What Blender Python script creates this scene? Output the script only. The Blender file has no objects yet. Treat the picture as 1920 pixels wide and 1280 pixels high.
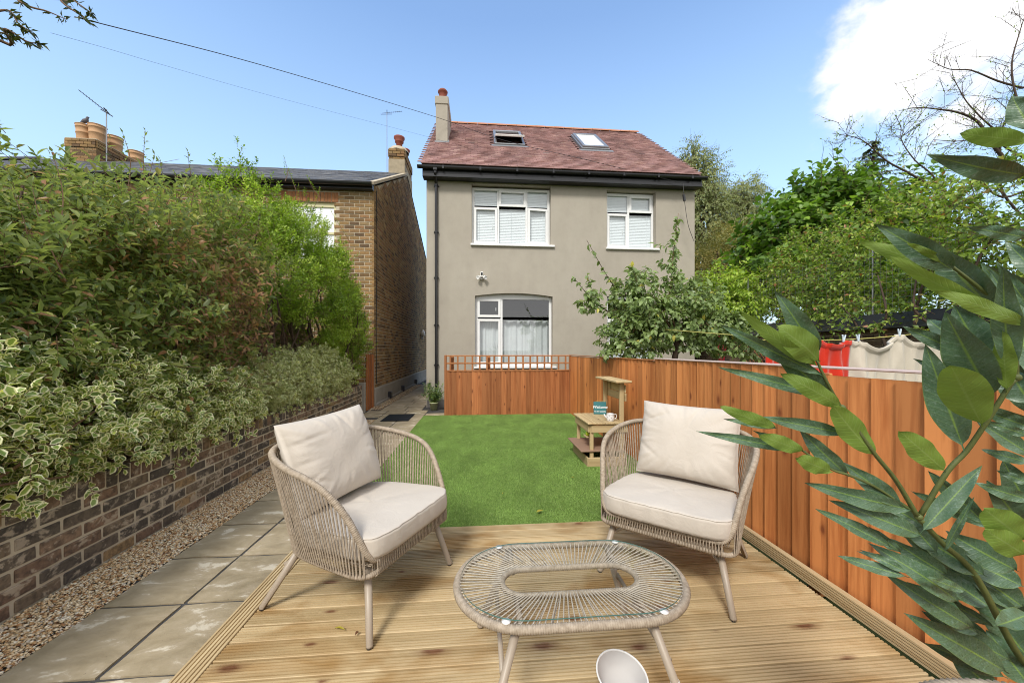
import bpy, math, random
import numpy as np
from mathutils import Matrix, Vector
random.seed(7); rng = np.random.default_rng(7)
R_ = math.radians

# ------------------------------------------------------------------ camera, world, sun
sc = bpy.context.scene
FPX, CAMH, YAW = 700.0, 1.3, math.atan(60/700)
CY, SY = math.cos(YAW), math.sin(YAW)
cam = bpy.data.cameras.new('camera'); camo = bpy.data.objects.new('camera', cam)
sc.collection.objects.link(camo); sc.camera = camo
cam.sensor_width = 36; cam.lens = FPX/1920*36; cam.clip_start = .02; cam.clip_end = 2000
cam.shift_y = 15/1920
camo.location = (0, 0, CAMH); camo.rotation_euler = (R_(90), 0, -YAW)

SUN_EL, SUN_AZ = 46, 203       # azimuth clockwise from +Y
w = bpy.data.worlds.new('World'); sc.world = w; w.use_nodes = True
nt = w.node_tree; nt.nodes.clear()
def wn(t, **k):
    n = nt.nodes.new(t)
    for a, v in k.items(): setattr(n, a, v)
    return n
sky = wn('ShaderNodeTexSky', sky_type='NISHITA', sun_disc=False, sun_elevation=R_(SUN_EL), sun_rotation=R_(SUN_AZ), air_density=1.25, dust_density=.6, ozone_density=1.6)
bg = wn('ShaderNodeBackground'); out = wn('ShaderNodeOutputWorld'); bg.inputs['Strength'].default_value = .14
tc = wn('ShaderNodeTexCoord')
def wl(a, b): nt.links.new(a, b)
# clouds: one bank towards the right of the view, plus added cover out of view as fill light
def vmath(op, a, b=None):
    n = wn('ShaderNodeVectorMath', operation=op)
    if isinstance(a, tuple): n.inputs[0].default_value = a
    else: wl(a, n.inputs[0])
    if b is not None:
        if isinstance(b, tuple): n.inputs[1].default_value = b
        else: wl(b, n.inputs[1])
    return n
def m1(op, a, b=None, c=None, clamp=False):
    n = wn('ShaderNodeMath', operation=op, use_clamp=clamp)
    for i, v in enumerate((a, b, c)):
        if v is None: continue
        if isinstance(v, (int, float)): n.inputs[i].default_value = v
        else: wl(v, n.inputs[i])
    return n.outputs[0]
G = tc.outputs['Generated']
n1 = wn('ShaderNodeTexNoise'); n1.inputs['Scale'].default_value = 5.5; n1.inputs['Detail'].default_value = 9; n1.inputs['Roughness'].default_value = .58; n1.inputs['Distortion'].default_value = .25
wl(G, n1.inputs['Vector'])
def pdir(px, py):
    a, b = (px-960)/FPX, -(py-655)/FPX
    v = Vector((a*CY+SY, -a*SY+CY, b)); return v.normalized()
lobes = [((1860, 40), .20, 1.0), ((1635, 115), .13, .95), ((1740, 130), .12, 1.0), ((1830, 190), .10, .7), ((1700, 225), .06, .35), ((1565, 105), .085, .8)]
acc = None
for (p, rad, amp) in lobes:
    v = pdir(*p)
    d = vmath('DISTANCE', G, tuple(v)).outputs['Value']
    q = m1('MULTIPLY', m1('SUBTRACT', 1.0, m1('DIVIDE', d, rad)), amp)
    acc = q if acc is None else m1('MAXIMUM', acc, q)
# unseen cloud cover added behind the viewpoint for neutral fill light
n2 = wn('ShaderNodeTexNoise'); n2.inputs['Scale'].default_value = 1.6; n2.inputs['Detail'].default_value = 3; wl(G, n2.inputs['Vector'])
sep = wn('ShaderNodeSeparateXYZ'); wl(G, sep.inputs[0])
fill_clouds = m1('SUBTRACT', m1('MULTIPLY', m1('SUBTRACT', n2.outputs['Fac'], .40), 3.0), m1('MULTIPLY', m1('SUBTRACT', sep.outputs['Y'], .18), 5.0))
acc = m1('MAXIMUM', m1('MAXIMUM', acc, -1.0), fill_clouds)
dens = m1('ADD', m1('MULTIPLY', acc, 1.1), m1('MULTIPLY', m1('SUBTRACT', n1.outputs['Fac'], .52), 3.7))
ms = wn('ShaderNodeMapRange', interpolation_type='SMOOTHERSTEP'); wl(dens, ms.inputs['Value'])
ms.inputs['From Min'].default_value = -.05; ms.inputs['From Max'].default_value = .78
hz = wn('ShaderNodeMix', data_type='RGBA'); 
hzf = wn('ShaderNodeMapRange'); wl(sep.outputs['Z'], hzf.inputs['Value']); hzf.inputs['From Min'].default_value = .66; hzf.inputs['From Max'].default_value = .05; hzf.inputs['To Max'].default_value = .80
wl(hzf.outputs[0], hz.inputs['Factor'])
wl(sky.outputs[0], hz.inputs[6]); hz.inputs[7].default_value = (2.35, 3.1, 3.85, 1)
mx = wn('ShaderNodeMix', data_type='RGBA'); wl(ms.outputs[0], mx.inputs['Factor'])
skt = vmath('MULTIPLY', hz.outputs[2], (.90, .945, .99)); wl(skt.outputs[0], mx.inputs[6])
cc = wn('ShaderNodeValToRGB'); wl(m1('ADD', m1('MULTIPLY', n1.outputs['Fac'], 1.0), m1('MULTIPLY', acc, .25)), cc.inputs[0])
cc.color_ramp.elements[0].position = .46; cc.color_ramp.elements[0].color = (.66, .70, .76, 1); cc.color_ramp.elements[1].position = .68; cc.color_ramp.elements[1].color = (.95, .95, .96, 1)
cb = vmath('SCALE', cc.outputs[0]); cb.inputs['Scale'].default_value = 4.2; wl(cb.outputs[0], mx.inputs[7])
wl(mx.outputs[2], bg.inputs['Color']); wl(bg.outputs[0], out.inputs['Surface'])

sun = bpy.data.lights.new('sun', 'SUN'); suno = bpy.data.objects.new('sun', sun); sc.collection.objects.link(suno)
sun.energy = 1.4; sun.angle = R_(13); sun.color = (1, .965, .91)
suno.rotation_euler = (R_(90-SUN_EL), 0, R_(180-SUN_AZ))
vs = sc.view_settings; vs.view_transform = 'Standard'; vs.look = 'None'; vs.exposure = 1.15; vs.gamma = 1; vs.use_curve_mapping = False
sc.cycles.max_bounces = 8; sc.cycles.filter_width = 1.0; sc.cycles.transparent_max_bounces = 16; sc.cycles.caustics_reflective = False; sc.cycles.caustics_refractive = False

# ------------------------------------------------------------------ helpers
def at(px, py, d):            # a sight line of the photograph followed for depth d, as a world point
    cx = (px-960)/FPX*d
    return Vector((cx*CY+d*SY, -cx*SY+d*CY, CAMH-(py-655)/FPX*d))

ORG = {}
def link(o, parent=None):
    sc.collection.objects.link(o)
    if parent is not None: o.parent = parent
    return o
def info(o, label=None, cat=None, group=None, kind=None):
    if label: o['label'] = label
    if cat: o['category'] = cat
    if group: o['group'] = group
    if kind: o['kind'] = kind
    return o
def empty(name, loc, label, cat, group=None, rz=0):
    o = bpy.data.objects.new(name, None); o.location = loc; o.rotation_euler = (0, 0, rz); o.empty_display_size = .1
    link(o); ORG[o.name] = Vector(loc); return info(o, label, cat, group)
def org(parent):
    v = Vector((0, 0, 0))
    while parent is not None:
        v = v + Vector(parent.location); parent = parent.parent
    return v
def set_tint(me, t):
    a = me.attributes.new('tint', 'FLOAT', 'POINT')
    a.data.foreach_set('value', np.asarray(np.broadcast_to(t, (len(me.vertices),)), dtype=np.float32))
def meshdata(name, V, F, mat=None, tint=None, edge=None, smooth=False):
    V = np.asarray(V, dtype=np.float32).reshape(-1, 3)
    me = bpy.data.meshes.new(name)
    if isinstance(F, np.ndarray) and F.ndim == 2:
        k = F.shape[1]; n = len(F)
        me.vertices.add(len(V)); me.vertices.foreach_set('co', V.ravel())
        me.loops.add(n*k); me.loops.foreach_set('vertex_index', F.astype(np.int32).ravel())
        me.polygons.add(n); me.polygons.foreach_set('loop_start', np.arange(0, n*k, k, dtype=np.int32))
        me.update(calc_edges=True)
    else:
        me.from_pydata(V.tolist(), [], [list(map(int, f)) for f in F]); me.update()
    if tint is not None: set_tint(me, tint)
    if edge is not None:
        a = me.attributes.new('edge', 'FLOAT', 'POINT'); a.data.foreach_set('value', np.asarray(edge, dtype=np.float32))
    if smooth: me.polygons.foreach_set('use_smooth', np.ones(len(me.polygons), dtype=bool))
    if mat is not None: me.materials.append(mat)
    return me
def obj(name, V, F, mat, parent=None, tint=None, edge=None, smooth=False, world=True, label=None, cat=None, group=None, kind=None):
    V = np.asarray(V, dtype=np.float64).reshape(-1, 3)
    if world and parent is not None: V = V - np.array(org(parent))
    o = bpy.data.objects.new(name, meshdata(name, V, F, mat, tint, edge, smooth))
    link(o, parent); return info(o, label, cat, group, kind)
class B:                     # collects simple solids
    def __init__(s): s.V = []; s.F = []; s.T = []
    def add(s, V, F, t=0.0):
        k = len(s.V); s.V += [tuple(v) for v in V]; s.F += [tuple(i+k for i in f) for f in F]; s.T += [t]*len(V); return s
    def box(s, x0, x1, y0, y1, z0, z1, t=0.0, M=None):
        V = [(x, y, z) for z in (z0, z1) for y in (y0, y1) for x in (x0, x1)]
        if M is not None: V = [M @ Vector(v) for v in V]
        return s.add(V, [(0, 2, 3, 1), (4, 5, 7, 6), (0, 1, 5, 4), (2, 6, 7, 3), (0, 4, 6, 2), (1, 3, 7, 5)], t)
    def cbox(s, x0, x1, y0, y1, z0, z1, c=.004, t=0.0, M=None):
        V, F = cham(x0, x1, y0, y1, z0, z1, c)
        if M is not None: V = [M @ Vector(v) for v in V]
        return s.add(V, F, t)
    def tube(s, P, r, n=8, t=0.0, caps=True):
        V, F = tube(P, r, n, caps); return s.add(V, F, t)
    def lathe(s, prof, c=(0, 0, 0), n=24, t=0.0, M=None):
        V = []; F = []
        for (r, z) in prof:
            for i in range(n):
                a = 2*math.pi*i/n; V.append((c[0]+r*math.cos(a), c[1]+r*math.sin(a), c[2]+z))
        for j in range(len(prof)-1):
            for i in range(n):
                a = j*n+i; b = j*n+(i+1) % n; F.append((a, b, b+n, a+n))
        if M is not None: V = [M @ Vector(v) for v in V]
        return s.add(V, F, t)
    def make(s, name, mat, parent=None, smooth=False, **k):
        return obj(name, s.V, s.F, mat, parent, tint=s.T, smooth=smooth, **k)
def cham(x0, x1, y0, y1, z0, z1, c):
    V = []; idx = {}
    X, Y, Z = (x0, x1), (y0, y1), (z0, z1)
    for i in (0, 1):
        for j in (0, 1):
            for k in (0, 1):
                sx, sy, sz = (1, -1)[i], (1, -1)[j], (1, -1)[k]
                for a in range(3):
                    p = [X[i]+sx*c, Y[j]+sy*c, Z[k]+sz*c]; p[a] = (X[i], Y[j], Z[k])[a]
                    idx[(i, j, k, a)] = len(V); V.append(tuple(p))
    F = []
    for a in range(3):
        b, c2 = (a+1) % 3, (a+2) % 3
        for s in (0, 1):
            q = []
            for (u, v) in ((0, 0), (1, 0), (1, 1), (0, 1)):
                key = [0, 0, 0]; key[a] = s; key[b] = u; key[c2] = v; q.append(idx[(*key, a)])
            F.append(tuple(q if s else q[::-1]))
    for a in range(3):
        b, c2 = (a+1) % 3, (a+2) % 3
        for u in (0, 1):
            for v in (0, 1):
                k0 = [0, 0, 0]; k0[b] = u; k0[c2] = v; k1 = k0[:]; k1[a] = 1
                q = [idx[(*k0, b)], idx[(*k0, c2)], idx[(*k1, c2)], idx[(*k1, b)]]
                F.append(tuple(q if (u ^ v) else q[::-1]))
    for i in (0, 1):
        for j in (0, 1):
            for k in (0, 1):
                q = [idx[(i, j, k, a)] for a in range(3)]
                F.append(tuple(q if (i+j+k) % 2 else q[::-1]))
    return V, F
def frames(P):
    P = [Vector(p) for p in P]; out = []; up = None
    for i, p in enumerate(P):
        t = (P[min(i+1, len(P)-1)]-P[max(i-1, 0)])
        t = t.normalized() if t.length > 1e-9 else Vector((0, 0, 1))
        if up is None:
            up = Vector((0, 0, 1)) if abs(t.z) < .9 else Vector((1, 0, 0))
        a = up - t*up.dot(t)
        if a.length < 1e-6: a = t.orthogonal()
        a.normalize(); up = a; out.append((p, t, a, t.cross(a)))
    return out
def tube(P, r, n=8, caps=True, closed=False):
    fr = frames(P); V = []; F = []; m = len(P)
    rr = r if isinstance(r, (list, tuple, np.ndarray)) else [r]*m
    for (p, t, a, b), q in zip(fr, rr):
        for i in range(n):
            th = 2*math.pi*i/n; V.append(p+(a*math.cos(th)+b*math.sin(th))*q)
    for j in range(m-1 if not closed else m):
        for i in range(n):
            a0 = j*n+i; a1 = j*n+(i+1) % n; k = ((j+1) % m)*n
            F.append((a0, a1, k+(i+1) % n, k+i))
    if caps and not closed:
        F.append(tuple(range(n))[::-1]); F.append(tuple((m-1)*n+i for i in range(n)))
    return V, F
def spline(P, n):
    P = [np.array(p, float) for p in P]; P = [2*P[0]-P[1]]+P+[2*P[-1]-P[-2]]; out = []
    for i in range(1, len(P)-2):
        p0, p1, p2, p3 = P[i-1:i+3]
        for k in range(n):
            t = k/n; out.append(.5*((2*p1)+(-p0+p2)*t+(2*p0-5*p1+4*p2-p3)*t*t+(-p0+3*p1-3*p2+p3)*t**3))
    out.append(P[-2]); return [tuple(p) for p in out]
def pieces(parent, name, bases, mats4, tints, mat, limit=300, focus=(0, 0, 1.3), levels=8, stuffname=None):
    """alike pieces: the nearest ones as single objects sharing mesh data, the rest joined"""
    n = len(mats4); dist = [(m.translation-Vector(focus)).length for m in mats4]
    order = sorted(range(n), key=lambda i: dist[i]); near = set(order[:limit])
    cache = {}; po = org(parent) if parent is not None else Vector((0, 0, 0)); T = Matrix.Translation(-po)
    sv = []; sf = []; st = []; off = 0
    ba = [(np.array(b[0], float), b[1]) for b in bases]
    for i in range(n):
        bi = i*7919 % len(bases)
        if i in near:
            key = (bi, int(min(.999, max(0, tints[i]))*levels))
            if key not in cache: cache[key] = meshdata(name, bases[bi][0], bases[bi][1], mat, (key[1]+.5)/levels)
            o = bpy.data.objects.new(name, cache[key]); link(o, parent); o.matrix_local = T @ mats4[i]
        else:
            V, F = ba[bi]; M = np.array(T @ mats4[i])
            sv.append(V @ M[:3, :3].T + M[:3, 3]); sf += [tuple(k+off for k in f) for f in F]; st.append(np.full(len(V), tints[i])); off += len(V)
    if sv:
        o = bpy.data.objects.new(stuffname or name, meshdata(name, np.concatenate(sv), sf, mat, np.concatenate(st))); link(o, parent); o['kind'] = 'stuff'

# ------------------------------------------------------------------ materials
class Mt:
    def __init__(s, name, rough=.6, spec=.5):
        s.m = bpy.data.materials.new(name); s.m.use_nodes = True; s.nt = s.m.node_tree
        s.b = s.nt.nodes['Principled BSDF']; s.b.inputs['Roughness'].default_value = rough; s.b.inputs['Specular IOR Level'].default_value = spec
    def n(s, t, ins={}, **k):
        nd = s.nt.nodes.new(t)
        for a, v in k.items(): setattr(nd, a, v)
        for a, v in ins.items():
            if hasattr(v, 'is_output'): s.nt.links.new(v, nd.inputs[a])
            else: nd.inputs[a].default_value = v
        return nd
    def l(s, a, b): s.nt.links.new(a, b)
    def math(s, op, a, b=0.0, clamp=False): return s.n('ShaderNodeMath', {0: a, 1: b}, operation=op, use_clamp=clamp).outputs[0]
    def coord(s, scale=(1, 1, 1), which='Object', rnd=0.0, rot=(0, 0, 0)):
        c = s.n('ShaderNodeNewGeometry').outputs['Position'] if which == 'World' else s.n('ShaderNodeTexCoord').outputs[which]
        if rnd:
            o = s.n('ShaderNodeObjectInfo').outputs['Random']; a = s.attr('tint')
            q = s.math('ADD', s.math('MULTIPLY', o, rnd), s.math('MULTIPLY', a, rnd*1.7))
            c = s.n('ShaderNodeVectorMath', {0: c, 1: q}, operation='ADD').outputs[0]
        return s.n('ShaderNodeMapping', {'Vector': c, 'Scale': scale, 'Rotation': rot}).outputs[0]
    def attr(s, name): return s.n('ShaderNodeAttribute', attribute_name=name).outputs['Fac']
    def noise(s, vec, scale=5., detail=4., rough=.55, dist=0.): return s.n('ShaderNodeTexNoise', {'Vector': vec, 'Scale': scale, 'Detail': detail, 'Roughness': rough, 'Distortion': dist}).outputs['Fac']
    def ramp(s, fac, stops, interp='LINEAR'):
        r = s.n('ShaderNodeValToRGB', {'Fac': fac}); cr = r.color_ramp; cr.interpolation = interp
        while len(cr.elements) < len(stops): cr.elements.new(.5)
        for e, (p, c) in zip(cr.elements, stops): e.position = p; e.color = (*(c if isinstance(c, tuple) else (c, c, c)), 1)
        return r.outputs['Color']
    def mix(s, f, a, b, blend='MIX'):
        ins = {'Factor': f}; nd = s.n('ShaderNodeMix', ins, data_type='RGBA', blend_type=blend)
        for i, v in ((6, a), (7, b)):
            if hasattr(v, 'is_output'): s.l(v, nd.inputs[i])
            else: nd.inputs[i].default_value = (*v, 1) if isinstance(v, tuple) else (v, v, v, 1)
        return nd.outputs[2]
    def col(s, c):
        if hasattr(c, 'is_output'): s.l(c, s.b.inputs['Base Color'])
        else: s.b.inputs['Base Color'].default_value = (*c, 1)
        return s
    def rough(s, v): s.l(v, s.b.inputs['Roughness']); return s
    def bump(s, h, strength=.3, dist=.002):
        bp = s.n('ShaderNodeBump', {'Height': h, 'Strength': strength, 'Distance': dist}); s.l(bp.outputs[0], s.b.inputs['Normal']); return s
def plain(name, c, rough=.5, spec=.5, var=.12, sc_=8., bump=0., metal=0., which='Object'):
    m = Mt(name, rough, spec); v = m.coord(which=which)
    nz = m.noise(v, sc_, 5, .6)
    m.col(m.mix(nz, tuple(k*(1-var) for k in c), tuple(min(1, k*(1+var)) for k in c)))
    if bump: m.bump(m.noise(v, sc_*12, 3), bump)
    m.b.inputs['Metallic'].default_value = metal
    return m.m
def wood(name, dark, light, axis, knots=.0, plane='XY', rough=.62, ring=26., var=.35, bump=.25, stain=False, knotcol=(.09, .035, .015)):
    m = Mt(name, rough, .35); st = [ring, ring, ring]; st[axis] = ring*.045
    v = m.coord(tuple(st), rnd=13.7)
    g = m.noise(v, 1., 6, .62, .6); big = m.noise(v, .22, 2, .5)
    f = m.math('ADD', m.math('MULTIPLY', g, .75), m.math('MULTIPLY', big, .35))
    c = m.ramp(f, [(.36, dark), (.62, light)])
    oi = m.n('ShaderNodeObjectInfo').outputs['Random']; tt = m.math('FRACT', m.math('ADD', m.math('MULTIPLY', m.attr('tint'), 3.31), m.math('MULTIPLY', oi, 1.0)))
    c = m.mix(1., c, m.ramp(tt, [(0, 1-var), (.5, 1.0-var*.3), (1, 1+var*.35)]), 'MULTIPLY')
    if knots:
        s2 = [knots, knots, knots]; s2[axis] = knots*.42
        sx_ = m.n('ShaderNodeSeparateXYZ', {0: m.coord(tuple(s2), rnd=31.3)}); cx_ = m.n('ShaderNodeCombineXYZ', {0: sx_.outputs[plane[0]], 1: sx_.outputs[plane[1]]})
        wob = m.n('ShaderNodeVectorMath', {0: cx_.outputs[0], 1: m.n('ShaderNodeVectorMath', {0: m.n('ShaderNodeTexNoise', {'Vector': m.coord((30, 30, 30)), 'Scale': 1.}).outputs['Color'], 1: (.05, .05, 0)}, operation='MULTIPLY').outputs[0]}, operation='ADD').outputs[0]
        vo = m.n('ShaderNodeTexVoronoi', {'Vector': wob, 'Scale': 1., 'Randomness': 1.}, voronoi_dimensions='2D')
        sc_ = m.n('ShaderNodeSeparateColor', {'Color': vo.outputs['Color']}); sel = m.math('GREATER_THAN', sc_.outputs[0], .62); rad = m.math('MULTIPLY', m.math('ADD', sc_.outputs[1], .45), .62)
        dk = m.ramp(m.math('DIVIDE', vo.outputs['Distance'], rad), [(.06, 1.), (.10, .75), (.15, .35), (.26, 0.)])
        c = m.mix(m.math('MULTIPLY', m.math('MULTIPLY', dk, sel), .9), c, knotcol)
    if stain:
        wv = m.coord((1.5, 3.2, 1), 'World', rot=(0, 0, .12))
        s1 = m.ramp(m.noise(wv, 1.25, 3, .55, .4), [(.50, 0.), (.66, 1.)])
        c = m.mix(m.math('MULTIPLY', s1, .85), c, m.mix(.85, c, (.58, .40, .18), 'MULTIPLY'))
        c = m.mix(.30, c, m.ramp(m.noise(m.coord((1, 1, 1), 'World'), 2.2, 4, .6), [(.3, (.72, .72, .72)), (.7, (1.15, 1.15, 1.15))]), 'MULTIPLY')
    m.col(c); m.bump(g, bump, .002)
    m.rough(m.ramp(g, [(.2, rough-.12), (.8, rough+.15)]))
    return m.m
def leafmat(name, ramp, back=None, edgecol=None, trans=.35, rough=.42, fleck=0., spec=.5):
    m = Mt(name, rough, spec)
    c = m.ramp(m.attr('tint'), ramp)
    if edgecol:
        c = m.mix(m.ramp(m.attr('edge'), [(.52, 0.), (.74, 1.)]), c, edgecol)
    if fleck:
        c = m.mix(m.ramp(m.noise(m.coord(), 160, 3, .7), [(.55, 0.), (.72, fleck)]), c, (.35, .42, .38))
    if back:
        c = m.mix(m.n('ShaderNodeNewGeometry').outputs['Backfacing'], c, m.mix(.7, c, back))
    m.col(c)
    tr = m.n('ShaderNodeBsdfTranslucent'); m.l(m.mix(1., c, (1.25, 1.35, .55), 'MULTIPLY'), tr.inputs['Color'])
    ms_ = m.n('ShaderNodeMixShader', {0: trans}); m.l(m.b.outputs[0], ms_.inputs[1]); m.l(tr.outputs[0], ms_.inputs[2])
    m.l(ms_.outputs[0], m.nt.nodes['Material Output'].inputs['Surface'])
    return m.m

def brickmat(name, ramp, grime=.5, wash=0.):
    m = Mt(name, .85, .3); c = m.ramp(m.attr('tint'), ramp)
    nz = m.noise(m.coord((1, 1, 1), 'World'), 26, 6, .7)
    c = m.mix(m.ramp(nz, [(.42, 0.), (.62, grime)]), c, (.035, .03, .028))
    if wash:
        nn = m.noise(m.coord((1, 1, 1.4), 'World'), 9, 7, .72, .4)
        c = m.mix(m.ramp(nn, [(.53, 0.), (.60, wash)]), c, (.48, .40, .30))
    big = m.noise(m.coord((1, 1, 1), 'World'), 1.3, 3, .6)
    c = m.mix(.55, c, m.ramp(big, [(.3, .55), (.7, 1.25)]), 'MULTIPLY')
    m.col(c); m.bump(m.noise(m.coord((1, 1, 1), 'World'), 90, 4, .7), .5, .003)
    return m.m
M = {}
M['mortar'] = plain('mortar', (.36, .30, .21), .9, .2, .35, 9., .5, which='World')
M['mortar_pale'] = plain('mortar_pale', (.50, .43, .32), .9, .2, .25, 6., .4, which='World')
M['brick_dark'] = brickmat('garden_wall_brick', [(0, (.09, .078, .065)), (.3, (.15, .12, .09)), (.5, (.25, .15, .095)), (.68, (.27, .18, .12)), (.82, (.36, .24, .12)), (1, (.13, .11, .095))], .62, .75)
M['brick_stock'] = brickmat('london_stock_brick', [(0, (.13, .08, .045)), (.25, (.24, .145, .06)), (.5, (.36, .225, .09)), (.75, (.30, .155, .07)), (.9, (.42, .29, .13)), (1, (.15, .10, .07))], .30)
M['brick_red'] = brickmat('orange_brick', [(0, (.30, .12, .05)), (1, (.42, .19, .08))], .2)
M['concrete'] = plain('concrete', (.33, .30, .26), .9, .2, .25, 4., .3, which='World')
def rendermat():
    m = Mt('painted_render', .9, .2); v = m.coord((1, 1, 1), 'World')
    a = m.noise(v, .9, 5, .6, .3); b = m.noise(m.coord((2.2, 2.2, .6), 'World'), 2.2, 5, .65)
    c = m.ramp(m.math('ADD', m.math('MULTIPLY', a, .6), m.math('MULTIPLY', b, .4)), [(.3, (.355, .318, .262)), (.7, (.42, .383, .318))])
    st = m.noise(v, 3.5, 7, .7); c = m.mix(.6, c, m.ramp(st, [(.36, .93), (.50, 1.0), (.7, 1.04)]), 'MULTIPLY')
    m.col(c); m.bump(m.noise(v, 120, 4, .6), .25, .003); return m.m
M['render'] = rendermat()
M['upvc'] = plain('white_upvc', (.80, .80, .79), .25, .5, .03)
M['black_plastic'] = plain('black_plastic', (.018, .018, .02), .28, .5, .2)
M['grey_metal'] = plain('grey_metal', (.30, .31, .32), .35, .5, .1, metal=.6)
M['dark_metal'] = plain('dark_metal', (.05, .05, .055), .4, .5, .1, metal=.5)
M['lead'] = plain('lead_flashing', (.22, .23, .25), .5, .4, .2)
M['white_paint'] = plain('white_paint', (.78, .77, .74), .5)
def glassmat(name, tint=(1, 1, 1), ior=1.5, refl=1.0):
    m = bpy.data.materials.new(name); m.use_nodes = True; nt_ = m.node_tree; nt_.nodes.clear()
    o = nt_.nodes.new('ShaderNodeOutputMaterial'); mixn = nt_.nodes.new('ShaderNodeMixShader'); fr = nt_.nodes.new('ShaderNodeFresnel'); fr.inputs[0].default_value = ior
    t = nt_.nodes.new('ShaderNodeBsdfTransparent'); t.inputs[0].default_value = (*tint, 1); g = nt_.nodes.new('ShaderNodeBsdfGlossy'); g.inputs['Roughness'].default_value = .01
    mul = nt_.nodes.new('ShaderNodeMath'); mul.operation = 'MULTIPLY'; mul.inputs[1].default_value = refl; mul.use_clamp = True
    ge = nt_.nodes.new('ShaderNodeNewGeometry'); inv = nt_.nodes.new('ShaderNodeMix'); inv.data_type = 'FLOAT'; inv.inputs[2].default_value = ior; inv.inputs[3].default_value = 1/ior
    nt_.links.new(ge.outputs['Backfacing'], inv.inputs[0]); nt_.links.new(inv.outputs[0], fr.inputs[0])
    nt_.links.new(fr.outputs[0], mul.inputs[0]); nt_.links.new(mul.outputs[0], mixn.inputs[0]); nt_.links.new(t.outputs[0], mixn.inputs[1]); nt_.links.new(g.outputs[0], mixn.inputs[2]); nt_.links.new(mixn.outputs[0], o.inputs[0])
    return m
M['glass'] = glassmat('window_glass', (.94, .97, .97), 1.7, 2.2)
M['glass_clear'] = glassmat('table_glass', (.985, .992, .99), 1.45, .8)
M['glass_edge'] = plain('glass_edge', (.07, .17, .15), .1, .8, .1)
M['blind'] = plain('blind_slat', (.90, .93, .95), .5, .4, .04)
M['curtain'] = plain('net_curtain', (.70, .72, .72), .9, .1, .15, 3.)
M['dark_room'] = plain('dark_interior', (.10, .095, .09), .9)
M['fence'] = wood('fence_stained_timber_brightened', (.41, .125, .034), (.70, .275, .088), 2, knots=8., plane='XZ', knotcol=(.20, .055, .02), ring=30., var=.32, bump=.4)  # colour raised to make up for weak light on the near fence
M['fence_dimmed'] = wood('far_fence_stained_timber_dimmed', (.27, .082, .024), (.48, .185, .066), 2, knots=8., ring=30., var=.34, bump=.4, plane='XZ', knotcol=(.14, .04, .015))  # same timber, colour darkened to offset stronger light on the far fence
M['trellis'] = wood('trellis_timber', (.30, .105, .035), (.46, .19, .07), 2, ring=20., var=.2)
M['fence_cap_sheen'] = plain('fence_capping_sheen', (.66, .52, .48), .3, .5, .25, 5.)  # pale pink paints the wet sheen along the cap
M['deck'] = wood('deck_timber', (.42, .305, .155), (.585, .445, .25), 0, knots=5.5, ring=26., var=.30, stain=True, rough=.55, knotcol=(.17, .07, .035))
M['deck_y'] = wood('deck_edge_timber', (.34, .23, .11), (.57, .44, .25), 1, knots=5.5, ring=34., var=.15, rough=.55, knotcol=(.17, .07, .035))
M['kitchen'] = wood('pressure_treated_pine', (.36, .25, .12), (.56, .43, .23), 0, knots=9., ring=22., var=.15)
M['kitchen_z'] = wood('pressure_treated_pine_upright', (.36, .25, .12), (.56, .43, .23), 2, knots=9., ring=22., var=.15)
M['ply'] = plain('brown_shelf_board', (.30, .19, .13), .6, .3, .15)
M['shell_metal'] = plain('taupe_powder_coat', (.37, .305, .235), .42, .45, .05)
def cordmat():
    m = Mt('taupe_cord', .7, .3); v = m.coord((1, 1, 1), 'World')
    nz = m.noise(v, 60, 3, .6); c = m.ramp(nz, [(.3, (.27, .215, .155)), (.7, (.44, .365, .28))])
    m.col(c); m.bump(m.noise(v, 500, 2, .6), .35, .001); return m.m
M['cord'] = cordmat()
def cordlit():
    m = Mt('lit_cord', .6, .4); nz = m.noise(m.coord((1, 1, 1), 'World'), 60, 3, .6); m.col(m.ramp(nz, [(.3, (.42, .36, .28)), (.7, (.58, .51, .42))])); return m.m
M['cord_lit'] = cordlit()  # cord colour lightened to stand in for sky light on the table strands
def fabricmat():
    m = Mt('cream_cushion_fabric', .85, .2); v = m.coord()
    big = m.noise(v, 5, 3, .5); c = m.ramp(big, [(.3, (.52, .465, .395)), (.7, (.57, .515, .445))])
    m.col(c); m.b.inputs['Sheen Weight'].default_value = .15
    h = m.math('ADD', m.math('MULTIPLY', m.noise(m.coord((1, 1, 1)), 14, 4, .6, .8), 1.0), m.math('MULTIPLY', m.noise(v, 700, 1, .5), .08))
    m.bump(h, .35, .012); return m.m
M['fabric'] = fabricmat()
def slabmat():
    m = Mt('riven_sandstone_slab', .6, .45); v = m.coord((1, 1, 1), 'World', rot=(0, 0, .6)); vs_ = m.coord((1.5, 3.0, 1), 'World', rot=(0, 0, -.75))
    a = m.noise(vs_, 3.0, 10, .66, .35); b = m.noise(v, 2.1, 4, .6)
    c = m.ramp(a, [(.30, (.27, .215, .135)), (.50, (.36, .295, .195)), (.575, (.40, .33, .23)), (.62, (.60, .54, .43))])
    t = m.n('ShaderNodeObjectInfo').outputs['Random']
    c = m.mix(.8, c, m.ramp(t, [(0, (.85, .84, .80)), (1, (1.2, 1.18, 1.14))]), 'MULTIPLY')
    c = m.mix(.5, c, m.ramp(b, [(.3, .75), (.7, 1.2)]), 'MULTIPLY')
    sp = m.noise(v, 70, 3, .7); c = m.mix(m.ramp(sp, [(.68, 0.), (.74, .6)]), c, (.08, .06, .04))
    m.col(c); m.bump(m.math('ADD', a, m.math('MULTIPLY', m.noise(v, 60, 3), .15)), .5, .008)
    m.rough(m.ramp(a, [(.3, .55), (.7, .85)])); return m.m
M['slab'] = slabmat()
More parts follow.
